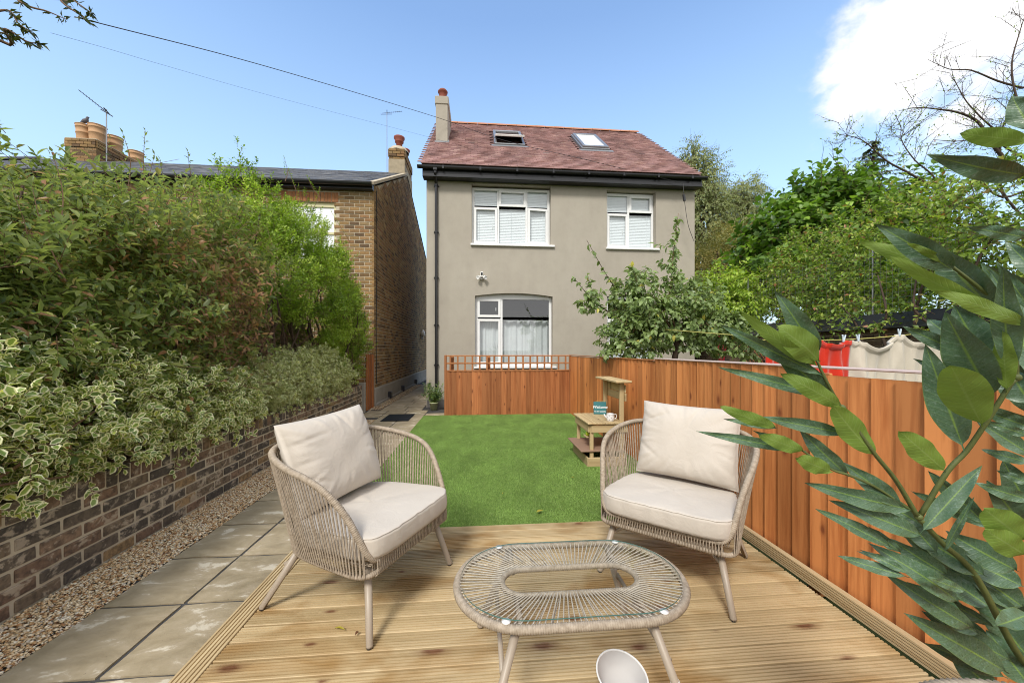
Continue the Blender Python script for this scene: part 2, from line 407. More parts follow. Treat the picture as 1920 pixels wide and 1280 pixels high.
M['joint'] = plain('slab_joint', (.075, .072, .07), .9, .2, .2, which='World')
def gravelmat():
    m = Mt('golden_gravel', .6, .4)
    c = m.ramp(m.attr('tint'), [(0, (.26, .12, .05)), (.15, (.46, .24, .10)), (.38, (.66, .44, .23)), (.62, (.82, .66, .43)), (.85, (.90, .82, .66)), (1, (.6, .5, .4))])
    c = m.mix(.5, c, m.ramp(m.noise(m.coord((1, 1, 1), 'World'), 150, 3), [(.3, .7), (.7, 1.15)]), 'MULTIPLY')
    m.col(c); return m.m
M['gravel'] = gravelmat()
def soilmat():
    m = Mt('soil', .95, .1); m.col(m.ramp(m.noise(m.coord((1, 1, 1), 'World'), 14, 6, .7), [(.3, (.035, .024, .015)), (.7, (.10, .075, .05))])); m.bump(m.noise(m.coord((1, 1, 1), 'World'), 60, 4), .8, .01); return m.m
M['soil'] = soilmat()
def groundmat():
    m = Mt('rough_grass_ground', .95, .1); m.col(m.ramp(m.noise(m.coord((1, 1, 1), 'World'), 3, 8, .7), [(.3, (.035, .05, .015)), (.7, (.09, .11, .04))])); return m.m
M['ground'] = groundmat()
def turfmat():
    m = Mt('artificial_turf_blade', .55, .3)
    p = m.noise(m.coord((1, .6, 1), 'World'), 3.2, 4, .6); q = m.noise(m.coord((1, 1, 1), 'World'), 22, 2, .5)
    c = m.ramp(m.attr('tint'), [(0, (.10, .17, .03)), (.45, (.19, .31, .065)), (.8, (.27, .40, .10)), (1, (.40, .45, .2))])
    c = m.mix(.75, c, m.ramp(m.math('ADD', m.math('MULTIPLY', p, .7), m.math('MULTIPLY', q, .3)), [(.34, .58), (.64, 1.25)]), 'MULTIPLY')
    m.col(c); return m.m
M['turf'] = turfmat()
M['turf_base'] = plain('artificial_turf_backing', (.10, .17, .035), .9, .1, .2)
def tilemat():
    m = Mt('clay_plain_tile', .8, .3)
    c = m.ramp(m.attr('tint'), [(0, (.15, .095, .09)), (.25, (.27, .15, .135)), (.6, (.33, .19, .17)), (.85, (.42, .27, .23)), (1, (.19, .14, .13))])
    c = m.mix(.7, c, m.ramp(m.noise(m.coord((1, 1, 1), 'World'), 1.6, 6, .7), [(.35, .5), (.6, 1.15)]), 'MULTIPLY')
    m.col(c); m.bump(m.noise(m.coord((1, 1, 1), 'World'), 60, 4), .4, .003); return m.m
M['tile'] = tilemat()
M['ridge_tile'] = plain('ridge_tile', (.44, .20, .11), .75, .3, .2, 5.)
def slatemat():
    m = Mt('grey_slate', .55, .4); c = m.ramp(m.attr('tint'), [(0, (.06, .062, .07)), (.6, (.115, .115, .12)), (1, (.19, .185, .18))])
    c = m.mix(.6, c, m.ramp(m.noise(m.coord((1, 1, 1), 'World'), 1.5, 6, .7), [(.3, .6), (.7, 1.3)]), 'MULTIPLY'); m.col(c); return m.m
M['slate'] = slatemat()
M['black_tile'] = plain('black_coping_tile', (.03, .03, .033), .45, .5, .2)
M['pot_buff'] = plain('buff_chimney_pot', (.50, .30, .16), .7, .3, .25, 4.)
M['pot_red'] = plain('red_chimney_pot', (.24, .065, .04), .65, .3, .2, 4.)
M['pot_lime'] = plain('pale_green_pot', (.42, .45, .25), .4, .5, .05)
M['ball'] = plain('tennis_ball_felt', (.50, .62, .05), .9, .1, .1)
M['sign'] = plain('teal_sign_paint', (.035, .17, .18), .5, .4, .08)
M['ink'] = plain('white_lettering', (.75, .78, .78), .5, .3, .02)
M['china'] = plain('white_enamel', (.76, .75, .74), .2, .5, .02)
M['dot'] = plain('grey_dot', (.22, .22, .23), .4)
M['bowl'] = plain('matt_white_plastic', (.50, .48, .46), .75, .2, .06)
M['bark'] = plain('bark', (.085, .06, .045), .9, .2, .35, 20., .6)
M['twig'] = plain('twig', (.17, .105, .065), .85, .2, .35, 20., .4)
M['twig_green'] = plain('green_stem', (.16, .22, .045), .5, .4, .3, 20., .2)
M['laurel_stem'] = plain('laurel_stem', (.10, .12, .035), .55, .4, .45, 30., .3)
M['red_paint'] = plain('dark_red_paint', (.22, .012, .02), .5)
M['pigeon'] = plain('pigeon_feathers', (.14, .13, .14), .8, .2, .2)
M['peg'] = plain('pale_blue_peg', (.62, .72, .80), .4)
M['line'] = plain('yellow_line', (.55, .50, .15), .6)
M['cable'] = plain('black_cable', (.03, .03, .03), .6)
M['rubber'] = plain('rubber_mat', (.022, .025, .03), .8, .2, .2)
M['pallet'] = M['kitchen']
def towelmat(name, c):
    m = Mt(name, .95, .1); m.b.inputs['Sheen Weight'].default_value = .4
    m.col(m.mix(m.noise(m.coord(), 6, 4), tuple(k*.88 for k in c), c)); m.bump(m.noise(m.coord(), 260, 2), .6, .003); return m.m
M['towel_red'] = towelmat('red_towel', (.60, .035, .015)); M['towel_cream'] = towelmat('cream_towel', (.62, .56, .46))
M['leaf_hedge'] = leafmat('hedge_leaf', [(0, (.085, .13, .035)), (.35, (.20, .27, .07)), (.6, (.36, .42, .12)), (.72, (.52, .50, .17)), (.8, (.50, .25, .13)), (1, (.62, .36, .22))], back=(.30, .34, .18), rough=.32, trans=.5)
M['leaf_green'] = leafmat('bright_shrub_leaf', [(0, (.11, .19, .02)), (.5, (.29, .43, .045)), (1, (.55, .66, .12))], trans=.4)
M['leaf_vari'] = leafmat('variegated_leaf', [(0, (.12, .19, .04)), (.7, (.30, .40, .09)), (.9, (.45, .52, .08)), (1, (.75, .75, .14))], edgecol=(.92, .88, .58), trans=.3)
M['leaf_plum'] = leafmat('fruit_tree_leaf', [(0, (.11, .17, .05)), (.6, (.26, .35, .12)), (.93, (.42, .50, .22)), (1, (.6, .54, .12))], back=(.34, .42, .24), trans=.3)
M['leaf_vine'] = leafmat('climber_leaf', [(0, (.07, .13, .025)), (.5, (.24, .36, .06)), (.85, (.48, .58, .10)), (.95, (.50, .40, .17)), (1, (.42, .19, .09))], trans=.4)
M['leaf_hazel'] = leafmat('broad_leaf', [(0, (.06, .12, .02)), (.6, (.17, .30, .045)), (1, (.36, .54, .08))], trans=.4)
M['leaf_birch'] = leafmat('birch_leaf', [(0, (.14, .18, .06)), (.6, (.30, .34, .13)), (1, (.48, .50, .22))], trans=.4)
M['leaf_brown'] = leafmat('yew_leaf', [(0, (.11, .12, .035)), (.5, (.27, .25, .07)), (1, (.5, .36, .11))], trans=.3)
M['needle'] = leafmat('conifer_needle', [(0, (.05, .08, .035)), (1, (.15, .20, .08))], trans=.3)
M['leaf_olive'] = leafmat('overhanging_leaf', [(0, (.03, .045, .012)), (.7, (.08, .095, .025)), (1, (.15, .15, .05))], trans=.3)
M['leaf_pot'] = leafmat('pot_plant_leaf', [(0, (.05, .10, .03)), (.6, (.12, .19, .06)), (1, (.28, .36, .08))], trans=.3)
M['laurel_top'] = leafmat('laurel_leaf_dark', [(0, (.018, .042, .026)), (1, (.045, .085, .045))], fleck=.35, trans=.08, rough=.27, spec=.6, edgecol=None)
M['laurel_under'] = leafmat('laurel_leaf_pale', [(0, (.095, .165, .018)), (1, (.20, .28, .045))], trans=.4, rough=.45)
M['dead_leaf'] = leafmat('fallen_leaf', [(0, (.40, .34, .04)), (1, (.14, .06, .03))], trans=.2)

# ------------------------------------------------------------------ ground, path, gravel, lawn, deck
obj('ground', [(-400, -400, -.06), (400, -400, -.06), (400, 600, -.06), (-400, 600, -.06)], [(0, 1, 2, 3)], M['ground'], kind='structure')
obj('soil_bed', [(-7, -1.5, .02), (-2.36, -1.5, .02), (-2.62, 8.6, .02), (-7, 8.6, .02)], [(0, 1, 2, 3)], M['soil'], kind='structure')
WX = lambda y: -2.20-.031*y           # garden wall face
b = B(); b.box(-2.6, -1.08, -1.2, 7.43, -.05, -.012); b.box(-2.6, -.66, 7.43, 8.62, -.05, -.012); b.box(-2.42, -1.2, 8.62, 26, -.05, -.012)
path = b.make('path', M['joint'], None); path['kind'] = 'structure'
def slab(x0, x1, y0, y1, dz=0.0):
    nx, ny = 7, 7; V = []; F = []; s0 = random.random()*50
    for j in range(ny):
        for i in range(nx):
            u, v = i/(nx-1), j/(ny-1); x = x0+(x1-x0)*u; y = y0+(y1-y0)*v
            e = min(u, 1-u, v, 1-v)
            z = dz+.0018*(math.sin(x*19+s0)+math.sin(y*23+x*11+s0*2)) - (.005 if e < .01 else 0)
            V.append((x, y, z))
    for j in range(ny-1):
        for i in range(nx-1):
            a = j*nx+i; F.append((a, a+1, a+nx+1, a+nx))
    k = len(V); ring = [i for i in range(nx)]+[j*nx+nx-1 for j in range(1, ny)]+[(ny-1)*nx+i for i in range(nx-2, -1, -1)]+[j*nx for j in range(ny-2, 0, -1)]
    for r in ring: V.append((V[r][0], V[r][1], -.03))
    for q in range(len(ring)): F.append((ring[q], k+q, k+(q+1) % len(ring), ring[(q+1) % len(ring)]))
    return obj('slab', V, F, M['slab'], path)
g = .009; ys = [1.61+.447*i for i in range(-6, 13)]
for i in range(len(ys)-1):
    y0, y1 = ys[i]+g, ys[i+1]-g
    slab(-1.915, -1.515-g, y0, y1, random.uniform(-.002, .002)); slab(-1.515+g, -1.20 if y1 < 2.8 else -1.09, y0, y1, random.uniform(-.002, .002))
yt = ys[-1]
for (x0, x1) in ((-2.35, -1.95), (-1.93, -1.53), (-1.51, -1.11), (-1.09, -.70)):
    for r in range(3):
        y0 = yt+.40*r+g*.6
        if x0 > -1.3 and r == 0 and y0 < 7.43: y0 = 7.45
        if r == 0 and x0 < -2: continue
        if x0 > -1.15 and r > 1: continue
        slab(x0, x1, y0, yt+.40*(r+1)-g*.6, random.uniform(-.002, .002))
y = yt+1.2; r = 0
while y < 24:
    for (x0, x1) in ((-2.12, -1.72), (-1.70, -1.26)) if r % 2 else ((-2.12, -1.62), (-1.60, -1.26)):
        slab(x0, x1, y+.006, y+.44, random.uniform(-.002, .002))
    y += .45; r += 1
def octa_field(name, P, S, mat, tint, parent=None, flat=.6, **k):
    n = len(P); base = np.array([(1, 0, 0), (0, 1, 0), (-1, 0, 0), (0, -1, 0), (0, 0, 1), (0, 0, -1)], float)
    F0 = np.array([(0, 1, 4), (1, 2, 4), (2, 3, 4), (3, 0, 4), (1, 0, 5), (2, 1, 5), (3, 2, 5), (0, 3, 5)])
    J = rng.uniform(.65, 1.25, (n, 6, 1)); V = base[None]*J; V[..., 2] *= flat
    V[..., :2] += rng.uniform(-.25, .25, (n, 6, 2))
    a = rng.uniform(0, 6.28, n); ca, sa = np.cos(a), np.sin(a); tl = rng.uniform(-.6, .6, n)
    x, y_, z = V[..., 0]*ca[:, None]-V[..., 1]*sa[:, None], V[..., 0]*sa[:, None]+V[..., 1]*ca[:, None], V[..., 2]
    z2 = z*np.cos(tl)[:, None]+x*np.sin(tl)[:, None]; x2 = x*np.cos(tl)[:, None]-z*np.sin(tl)[:, None]
    V = np.stack([x2, y_, z2], -1)*S[:, None, None]+P[:, None, :]
    F = (F0[None]+6*np.arange(n)[:, None, None]).reshape(-1, 3)
    return obj(name, V.reshape(-1, 3), F, mat, parent, tint=np.repeat(tint, 6), kind='stuff', **k)
def gravel_strip(n, y0, y1, xa, xb):
    u = rng.uniform(0, 1, n); yy = rng.uniform(y0, y1, n); x0 = xa(yy); x1 = xb(yy)
    edge = np.minimum(u, 1-u); return np.stack([x0+(x1-x0)*u, yy, rng.uniform(-.012, .004, n)+.008*(edge > .06)], -1)
P = np.concatenate([gravel_strip(40000, -1, 5.2, lambda y: WX(y)+.0, lambda y: -1.918+0*y), gravel_strip(9000, 5.2, 7.05, lambda y: WX(y), lambda y: -1.93+0*y), gravel_strip(6000, 8.25, 14, lambda y: -2.40+0*y, lambda y: -2.13+0*y)])
obj('gravel_bed', [(-2.45, -1.2, -.013), (-1.9, -1.2, -.013), (-1.9, 7.2, -.0115), (-2.6, 7.2, -.0115)], [(0, 1, 2, 3)], plain('gravel_fines', (.40, .28, .16), .9, .2, .35, 60., which='World'), kind='structure')
octa_field('gravel', P, rng.uniform(.0045, .0115, len(P)), M['gravel'], np.clip(rng.normal(.52, .26, len(P)), 0, 1), flat=.55)
# lawn
obj('lawn', [(-1.10, 2.715, .004), (1.83, 2.715, .004), (1.83, 7.43, .004), (-1.10, 7.43, .004)], [(0, 1, 2, 3)], M['turf_base'], kind='structure')
n = 420000; yy = 2.72+4.70*rng.uniform(0, 1, n)**1.25; xx = rng.uniform(-1.095, 1.825, n)
L = rng.uniform(.008, .015, n)*np.where(rng.uniform(size=n) < .04, 1.25, 1); a = rng.uniform(0, 6.28, n); lean = rng.uniform(.1, .9, n); wd = rng.uniform(.0009, .0018, n)*(.75+.25*yy)
p = np.stack([xx, yy, np.full(n, .003)], -1); d = np.stack([np.cos(a)*lean*L, np.sin(a)*lean*L+.003, L*(1-.25*lean)], -1); a2 = rng.uniform(0, 6.28, n); s_ = np.stack([np.cos(a2)*wd, np.sin(a2)*wd, 0*wd], -1)
V = np.stack([p-s_, p+s_, p+d], 1).reshape(-1, 3); F = np.arange(3*n).reshape(-1, 3)
obj('grass', V, F, M['turf'], tint=np.repeat(np.clip(rng.normal(.45, .2, n), 0, 1), 3), kind='stuff')

# deck: grooved boards across, an edge board along the path, an upright grooved kerb board along the fence
def grooved(w_, t, ng, r=.0016, gd=.0055):
    """profile (a across, z up) of a grooved board"""
    pr = [(0, 0), (0, t-.002), (.002, t)]
    step = (w_-.012)/ng
    for i in range(ng):
        c = .006+step*(i+.5); h = step*.20; pr += [(c-h, t), (c-h*.8, t-gd), (c+h*.8, t-gd), (c+h, t)]
    return pr+[(w_-.002, t), (w_, t-.002), (w_, 0)]
deck = empty('deck', (0, 0, 0), None, None); del deck
deck = obj('deck', *cham(-1.17, 1.77, -1.1, 2.70, -.05, .002, .002), M['joint']); deck['kind'] = 'structure'
pr = grooved(.0895, .024, 5, gd=.010); prF = []
x0, x1 = -1.083, 1.752
V = [(x0, a_, z) for a_, z in pr]+[(x1, a_, z) for a_, z in pr]; k = len(pr)
F = [(i, i+k, (i+1) % k+k, (i+1) % k) for i in range(k)]+[tuple(range(k)), tuple(range(k, 2*k))[::-1]]
bm = meshdata('deck_board', V, F, M['deck'])
y = 2.615
while y > -1.05:
    o = bpy.data.objects.new('deck_board', bm); link(o, deck); o.location = (random.uniform(-.001, .001), y, .006+random.uniform(-.0008, .0008)); y -= .0997
pe = grooved(.098, .026, 5)
def runY(pe, X, y0, y1, up=False, dx=1):
    f = (lambda a_, z: (X+dx*z, None, a_)) if up else (lambda a_, z: (X+a_, None, z))
    V = []
    for yy_ in (y0, y1):
        for a_, z in pe:
            q = f(a_, z); V.append((q[0], yy_, q[2]))
    k = len(pe); return V, [(i, (i+1) % k, (i+1) % k+k, i+k) for i in range(k)]+[tuple(range(k))[::-1], tuple(range(k, 2*k))]
V, F = runY([(a_, z+.006) for a_, z in pe], -1.187, -1.05, 2.71); obj('edge_board', V, F, M['deck_y'], deck)
V, F = runY([(a_+.03, z) for a_, z in grooved(.075, .030, 5)], 1.800, -1.05, 2.71, True, -1); obj('kerb_board', V, F, M['deck_y'], deck)

# ------------------------------------------------------------------ bricks
def brickset(L, H, D, c=.004, nvar=3):
    out = []
    for k in range(nvar):
        V, F = cham(-L/2, L/2, -D/2, D/2, -H/2, H/2, c); rr = random.Random(k+3)
        out.append(([(x+rr.uniform(-.0018, .0018), y_+rr.uniform(-.0015, .0015), z+rr.uniform(-.0018, .0018)) for x, y_, z in V], F))
    return out
# garden wall, running away along the gravel; built in a frame rotated to its slight skew
skew = math.atan(.031); WM = Matrix.Translation((WX(0), 0, 0)) @ Matrix.Rotation(skew, 4, 'Z')   # local y runs along, local -x goes back
WE = 8.02
def wpt(y_, back, z): return WM @ Vector((-back, y_, z))
gw = B(); V = [wpt(y_, bk, z) for z in (-.05, .555) for bk in (.008, .205) for y_ in (-1.0, WE)]
gw.add(V, [(0, 1, 3, 2), (4, 6, 7, 5), (0, 4, 5, 1), (2, 3, 7, 6), (0, 2, 6, 4), (1, 5, 7, 3)])
gwo = gw.make('garden_wall', M['mortar_pale'], label='low weathered brick garden wall beside the gravel with plants spilling over it', cat='wall')
mats = []; tints = []
for c in range(6):
    y_ = .9-(c % 2)*.115
    while y_ < WE-.01:
        header = False; Lb = .213
        e = min(y_+Lb, WE)
        if e-y_ > .05:
            mats.append(WM @ Matrix.Translation((-.045+random.uniform(-.003, .003), (y_+e)/2, .038+.0755*c)) @ Matrix.Rotation(R_(90)+random.uniform(-.006, .006), 4, 'Z') @ Matrix.Diagonal(((e-y_)/Lb, 1, 1, 1)))
            tints.append(random.random())
        y_ += .225
pieces(gwo, 'brick', brickset(.206, .060, .09), mats, tints, M['brick_dark'], 300)
mats = []; tints = []; y_ = .9
while y_ < WE-.05:
    mats.append(WM @ Matrix.Translation((-.105+random.uniform(-.004, .004), y_+.036, .508+random.uniform(-.003, .003))) @ Matrix.Rotation(random.uniform(-.01, .01), 4, 'Z')); tints.append(random.random()*.8); y_ += .084
pieces(gwo, 'coping_brick', brickset(.205, .104, .073, .006), mats, tints, M['brick_dark'], 300)

def quadwall(x0, x1, z0, z1, Y, holes, D, arch={}):
    """wall in the XZ plane facing -Y with openings; returns verts, faces"""
    xs = sorted({x0, x1, *[h[0] for h in holes], *[h[1] for h in holes]}); zs = sorted({z0, z1, *[h[2] for h in holes], *[h[3] for h in holes]})
    V = []; F = []
    def q(*p): k = len(V); V.extend(p); F.append(tuple(range(k, k+len(p))))
    for i in range(len(xs)-1):
        for j in range(len(zs)-1):
            cx, cz = (xs[i]+xs[i+1])/2, (zs[j]+zs[j+1])/2
            if any(h[0] < cx < h[1] and h[2] < cz < h[3] for h in holes): continue
            q((xs[i], Y, zs[j]), (xs[i+1], Y, zs[j]), (xs[i+1], Y, zs[j+1]), (xs[i], Y, zs[j+1]))
    for n_, (a_, b_, c_, d_) in enumerate(holes):
        q((a_, Y, c_), (a_, Y, d_), (a_, Y+D, d_), (a_, Y+D, c_)); q((b_, Y, d_), (b_, Y, c_), (b_, Y+D, c_), (b_, Y+D, d_))
        q((a_, Y, c_), (a_, Y+D, c_), (b_, Y+D, c_), (b_, Y, c_))
        rise = arch.get(n_, 0)
        if not rise: q((a_, Y, d_), (b_, Y, d_), (b_, Y+D, d_), (a_, Y+D, d_))
        else:
            m = 12; pz = lambda u: d_-rise*(2*u-1)**2
            for k in range(m):
                u0, u1 = k/m, (k+1)/m; X0, X1 = a_+(b_-a_)*u0, a_+(b_-a_)*u1
                q((X0, Y, pz(u0)), (X1, Y, pz(u1)), (X1, Y, d_), (X0, Y, d_)) if True else None
                q((X0, Y, pz(u0)), (X0, Y+D, pz(u0)), (X1, Y+D, pz(u1)), (X1, Y, pz(u1)))
    return V, F

# ------------------------------------------------------------------ the rendered house
HX0, HX1, HY, HE = -1.21, 5.16, 8.60, 5.22
RY0, RZ0, RYR, RZR = 8.33, 5.37, 11.8, 8.36; SL = math.atan2(RZR-RZ0, RYR-RY0)
house = empty('house', (2, 8.6, 0), 'grey rendered two-storey house with a red tiled roof behind the trellis-topped fence', 'house')
holes = [(-.19, 1.645, 3.715, 5.10), (2.985, 4.19, 3.70, 5.06), (-.115, 1.69, .90, 2.60), (2.99, 4.2, .90, 2.62)]
V, F = quadwall(HX0, HX1, -.05, HE, HY, holes, .20, {2: .07, 3: .07})
# sides, back and gables
k = len(V); YB = 15.0
V += [(HX0, HY, -.05), (HX0, YB, -.05), (HX0, YB, HE), (HX0, 11.8, 8.25), (HX0, HY, HE), (HX1, HY, -.05), (HX1, YB, -.05), (HX1, YB, HE), (HX1, 11.8, 8.25), (HX1, HY, HE)]
F += [(k, k+4, k+3, k+2, k+1), (k+5, k+6, k+7, k+8, k+9), (k+1, k+2, k+7, k+6)]
obj('wall', V, F, M['render'], house)
b = B(); b.box(HX0+.02, HX1-.02, HY-.012, HY+.05, -.04, .16); b.make('plinth', plain('dark_plinth', (.16, .15, .14), .9), house)
def window(parent, x0, x1, z0, z1, Y, cells, fr=.055, blind=None, sillw=.05, cmat=None, sill=True, archrise=0.):
    """frame bars, opening sashes, panes, blinds; cells = (x0,x1,z0,z1,opening,tilt)"""
    b = B(); D0, D1 = Y+.125, Y+.185
    b.box(x0, x1, D0, D1, z0, z0+fr); b.box(x0, x1, D0, D1, z1-fr-archrise, z1-archrise*.0)
    b.box(x0, x0+fr, D0+.001, D1, z0+fr, z1-fr-archrise); b.box(x1-fr, x1, D0+.001, D1, z0+fr, z1-fr-archrise)
    xs = sorted({c[0] for c in cells} | {c[1] for c in cells})
    done = set()
    for c in cells:
        for (xx, za, zb) in ((c[0], c[2], c[3]), (c[1], c[2], c[3])):
            if x0+.1 < xx < x1-.1 and (round(xx, 3), round(za, 3)) not in done:
                done.add((round(xx, 3), round(za, 3))); b.box(xx-fr*.42, xx+fr*.42, D0+.002, D1-.001, za, zb)
        for zz in (c[2], c[3]):
            if z0+.1 < zz < z1-.1: b.box(c[0]+.001, c[1]-.001, D0+.003, D1-.002, zz-fr*.42, zz+fr*.42)
    wo = b.make('window', M['upvc'], parent)
    for (a_, b_, c_, d_, op, tilt) in cells:
        i = fr*.5; a2, b2, c2, d2 = a_+i, b_-i, c_+i, d_-i
        if a_ <= x0+.01: a2 = x0+fr
        if b_ >= x1-.01: b2 = x1-fr
        if c_ <= z0+.01: c2 = z0+fr
        if d_ >= z1-.01: d2 = z1-fr-archrise
        Mx = Matrix.Identity(4)
        if tilt: Mx = Matrix.Translation((b_ if tilt > 0 else a_, D0, (c_+d_)/2)) @ Matrix.Rotation(tilt, 4, 'Z') @ Matrix.Translation((-(b_ if tilt > 0 else a_), -D0, -(c_+d_)/2))
        if op:
            s_ = .045; sb = B()
            for (e0, e1, g0, g1) in ((a2-.012, b2+.012, c2-.012, c2+s_), (a2-.012, b2+.012, d2-s_, d2+.012), (a2-.012, a2+s_, c2+s_, d2-s_), (b2-s_, b2+.012, c2+s_, d2-s_)):
                sb.cbox(e0, e1, D0-.020, D1-.02, g0, g1, .004, M=Mx)
            so = sb.make('sash', M['upvc'], wo)
            a2 += s_; b2 -= s_; c2 += s_; d2 -= s_
        pv = [Mx @ Vector(v) for v in ((a2, D0+.025, c2), (b2, D0+.025, c2), (b2, D0+.025, d2), (a2, D0+.025, d2))]
        obj('pane', pv, [(0, 1, 2, 3)], M['glass'], wo)
        if op and not tilt:
            hb = B(); hb.cbox(b2-.06, b2-.045, Y+.17, Y+.195, (c2+d2)/2-.06, (c2+d2)/2+.02, .003); hb.make('handle', M['upvc'], wo)
    if sill:
        sb = B(); sb.cbox(x0-.03, x1+.09, Y-.055, D0+.01, z0-.045, z0+.002, .006); sb.make('sill', M['upvc'], wo)
    if blind:
        for (ba, bb, bz) in blind:
            sb = B(); z = z1-.04; kk = 0
            while z > bz:
                tl = 1.33; Mx = Matrix.Translation(((ba+bb)/2, Y+.190, z)) @ Matrix.Rotation(tl, 4, 'X')
                sb.box(-(bb-ba)/2, (bb-ba)/2, -.0205, .0205, -.001, .001, M=Mx); z -= .037
            for xx in np.linspace(ba+.12, bb-.12, 3): sb.box(xx-.002, xx+.002, Y+.160, Y+.163, bz, z1-.03)
            sb.make('blind', M['blind'], wo, kind='stuff')
            obj('blind_backing', [(ba, Y+.245, z0), (bb, Y+.245, z0), (bb, Y+.245, z1), (ba, Y+.245, z1)], [(0, 1, 2, 3)], plain('bright_backing', (.62, .66, .70), .9), wo)  # pale sheet added behind the slats to brighten the blind
    return wo
a0, a1, t1 = .42, 1.09, 4.62
window(house, -.185, 1.64, 3.72, 5.06, HY, [(-.185, a0, 3.72, t1, True, 0), (a0, a1, 3.72, t1, False, 0), (a1, 1.64, 3.72, t1, True, .10), (-.185, a0, t1, 5.06, False, 0), (a0, a1, t1, 5.06, True, 0), (a1, 1.64, t1, 5.06, False, 0)], blind=[(-.14, 1.60, 3.76)])
mX = 3.56
window(house, 2.99, 4.185, 3.705, 5.04, HY, [(2.99, mX, 3.705, 4.57, True, 0), (mX, 4.185, 3.705, 4.57, False, 0), (2.99, mX, 4.57, 5.04, False, 0), (mX, 4.185, 4.57, 5.04, True, 0)], blind=[(3.03, 4.15, 3.75)])
gx = .50
gwin = window(house, -.11, 1.685, .91, 2.53, HY, [(-.11, gx, .91, 2.03, True, 0), (gx, 1.685, .91, 2.03, False, 0), (-.11, gx, 2.03, 2.53, True, 0), (gx, 1.685, 2.03, 2.53, False, 0)], fr=.06)
b = B(); b.box(-.11, 1.685, HY+.13, HY+.18, 2.53, 2.60); b.make('frame_head', M['upvc'], gwin)
window(house, 2.995, 4.19, .91, 2.56, HY, [(2.995, 3.5, .91, 2.05, True, 0), (3.5, 4.19, .91, 2.05, False, 0), (2.995, 4.19, 2.05, 2.56, False, 0)], fr=.06)
def curtain(x0, x1, z0, z1, Y, amp, wl_, parent, seed=0):
    nx, nz = 90, 5; V = []; F = []; r2 = random.Random(seed); ph = [r2.uniform(0, 6) for _ in range(4)]
    for j in range(nz):
        for i in range(nx):
            x = x0+(x1-x0)*i/(nx-1); u = x*wl_
            V.append((x, Y+amp*(math.sin(u+ph[0])+.6*math.sin(u*1.7+ph[1])+.3*math.sin(u*3.1+ph[2])), z0+(z1-z0)*j/(nz-1)))
    for j in range(nz-1):
        for i in range(nx-1): a_ = j*nx+i; F.append((a_, a_+1, a_+nx+1, a_+nx))
    return obj('curtain', V, F, M['curtain'], parent, smooth=True)
curtain(-.05, .46, .95, 1.98, HY+.27, .012, 34, house, 1); curtain(.54, 1.62, .95, 1.99, HY+.27, .014, 30, house, 2); curtain(3.04, 4.12, .95, 1.99, HY+.27, .014, 30, house, 3)
b = B(); b.box(HX0+.05, HX1-.05, HY+.9, HY+.95, 0, 5); b.make('dark_room_backing', M['dark_room'], house)  # dark sheet standing in for the unlit rooms behind the windows
# fascia, soffit, gutter, downpipe
b = B(); b.cbox(HX0-.06, HX1+.06, HY-.20, HY+.01, 5.13, 5.165, .006); b.cbox(HX0-.06, HX1+.06, HY-.205, HY-.175, 5.166, 5.33, .006)
b.cbox(HX0-.055, HX1+.055, HY-.232, HY-.206, 5.12, 5.20, .008); b.make('fascia', M['black_plastic'], house)
prg = [(.055*math.cos(t), .062*math.sin(t)) for t in np.linspace(math.pi, 2*math.pi, 9)]; prg = prg+[(.048, 0.004), *[(.046*math.cos(t), .052*math.sin(t)) for t in np.linspace(2*math.pi, math.pi, 9)]]
GY, GZ = HY-.262, 5.335; V = []; F = []; kk = len(prg); xs = [HX0-.16, HX1+.15]
for x in xs: V += [(x, GY+p_[0], GZ+p_[1]) for p_ in prg]
F = [(i, i+kk, (i+1) % kk+kk, (i+1) % kk) for i in range(kk)]+[tuple(range(kk)), tuple(range(kk, 2*kk))[::-1]]
gut = obj('gutter', V, F, M['black_plastic'], house)
b = B()
for x in np.arange(HX0+.4, HX1, .82): b.cbox(x-.022, x+.022, GY-.060, GY+.06, GZ-.07, GZ+.004, .004)
b.make('gutter_bracket', M['black_plastic'], house, kind='stuff')
DX = -.985
b = B(); b.tube([(DX, GY, GZ-.05), (DX, GY+.005, GZ-.13), (DX, HY-.05, GZ-.30), (DX, HY-.05, .02)], .033, 12)
for z in (5.0, 3.95, 2.92, 1.85, .95): b.lathe([(.041, -.02), (.041, .02)], (DX, HY-.05, z), 12); b.box(DX-.055, DX+.055, HY-.045, HY-.003, z-.012, z+.012)
b.cbox(DX-.045, DX+.045, GY-.04, GY+.045, GZ-.10, GZ-.02, .006)
b.make('downpipe', M['black_plastic'], house)
# roof: deck board, plain tiles, ridge, skylights
RL = math.hypot(RYR-RY0, RZR-RZ0); roofM = Matrix.Translation((0, RY0, RZ0)) @ Matrix.Rotation(SL, 4, 'X')   # local y up the slope, z normal
RX0, RX1 = -1.30, 5.20
b = B(); b.box(RX0+.02, RX1-.02, .02, RL, -.05, -.006, M=roofM)
bk = [(RX0+.02, RYR, RZR-.03), (RX1-.02, RYR, RZR-.03), (RX1-.02, YB+.2, 5.3), (RX0+.02, YB+.2, 5.3)]; b.add(bk, [(0, 1, 2, 3)])
roof = b.make('roof', M['tile'], house)
sky1 = (.38, 1.19, 1.95, 3.60); sky2 = (2.70, 3.47, 1.90, 3.50)
V, F = cham(-.0805, .0805, 0, .15, -.009, .009, .003); tb = [(V, F)]
for k in (1, 2):
    r3 = random.Random(k); tb.append(([(x+r3.uniform(-.002, .002), y_+r3.uniform(-.003, .003), z+r3.uniform(-.0015, .0015)) for x, y_, z in V], F))
mats = []; tints = []; gauge = .1; nr = int(RL/gauge)
rr = np.random.default_rng(4)
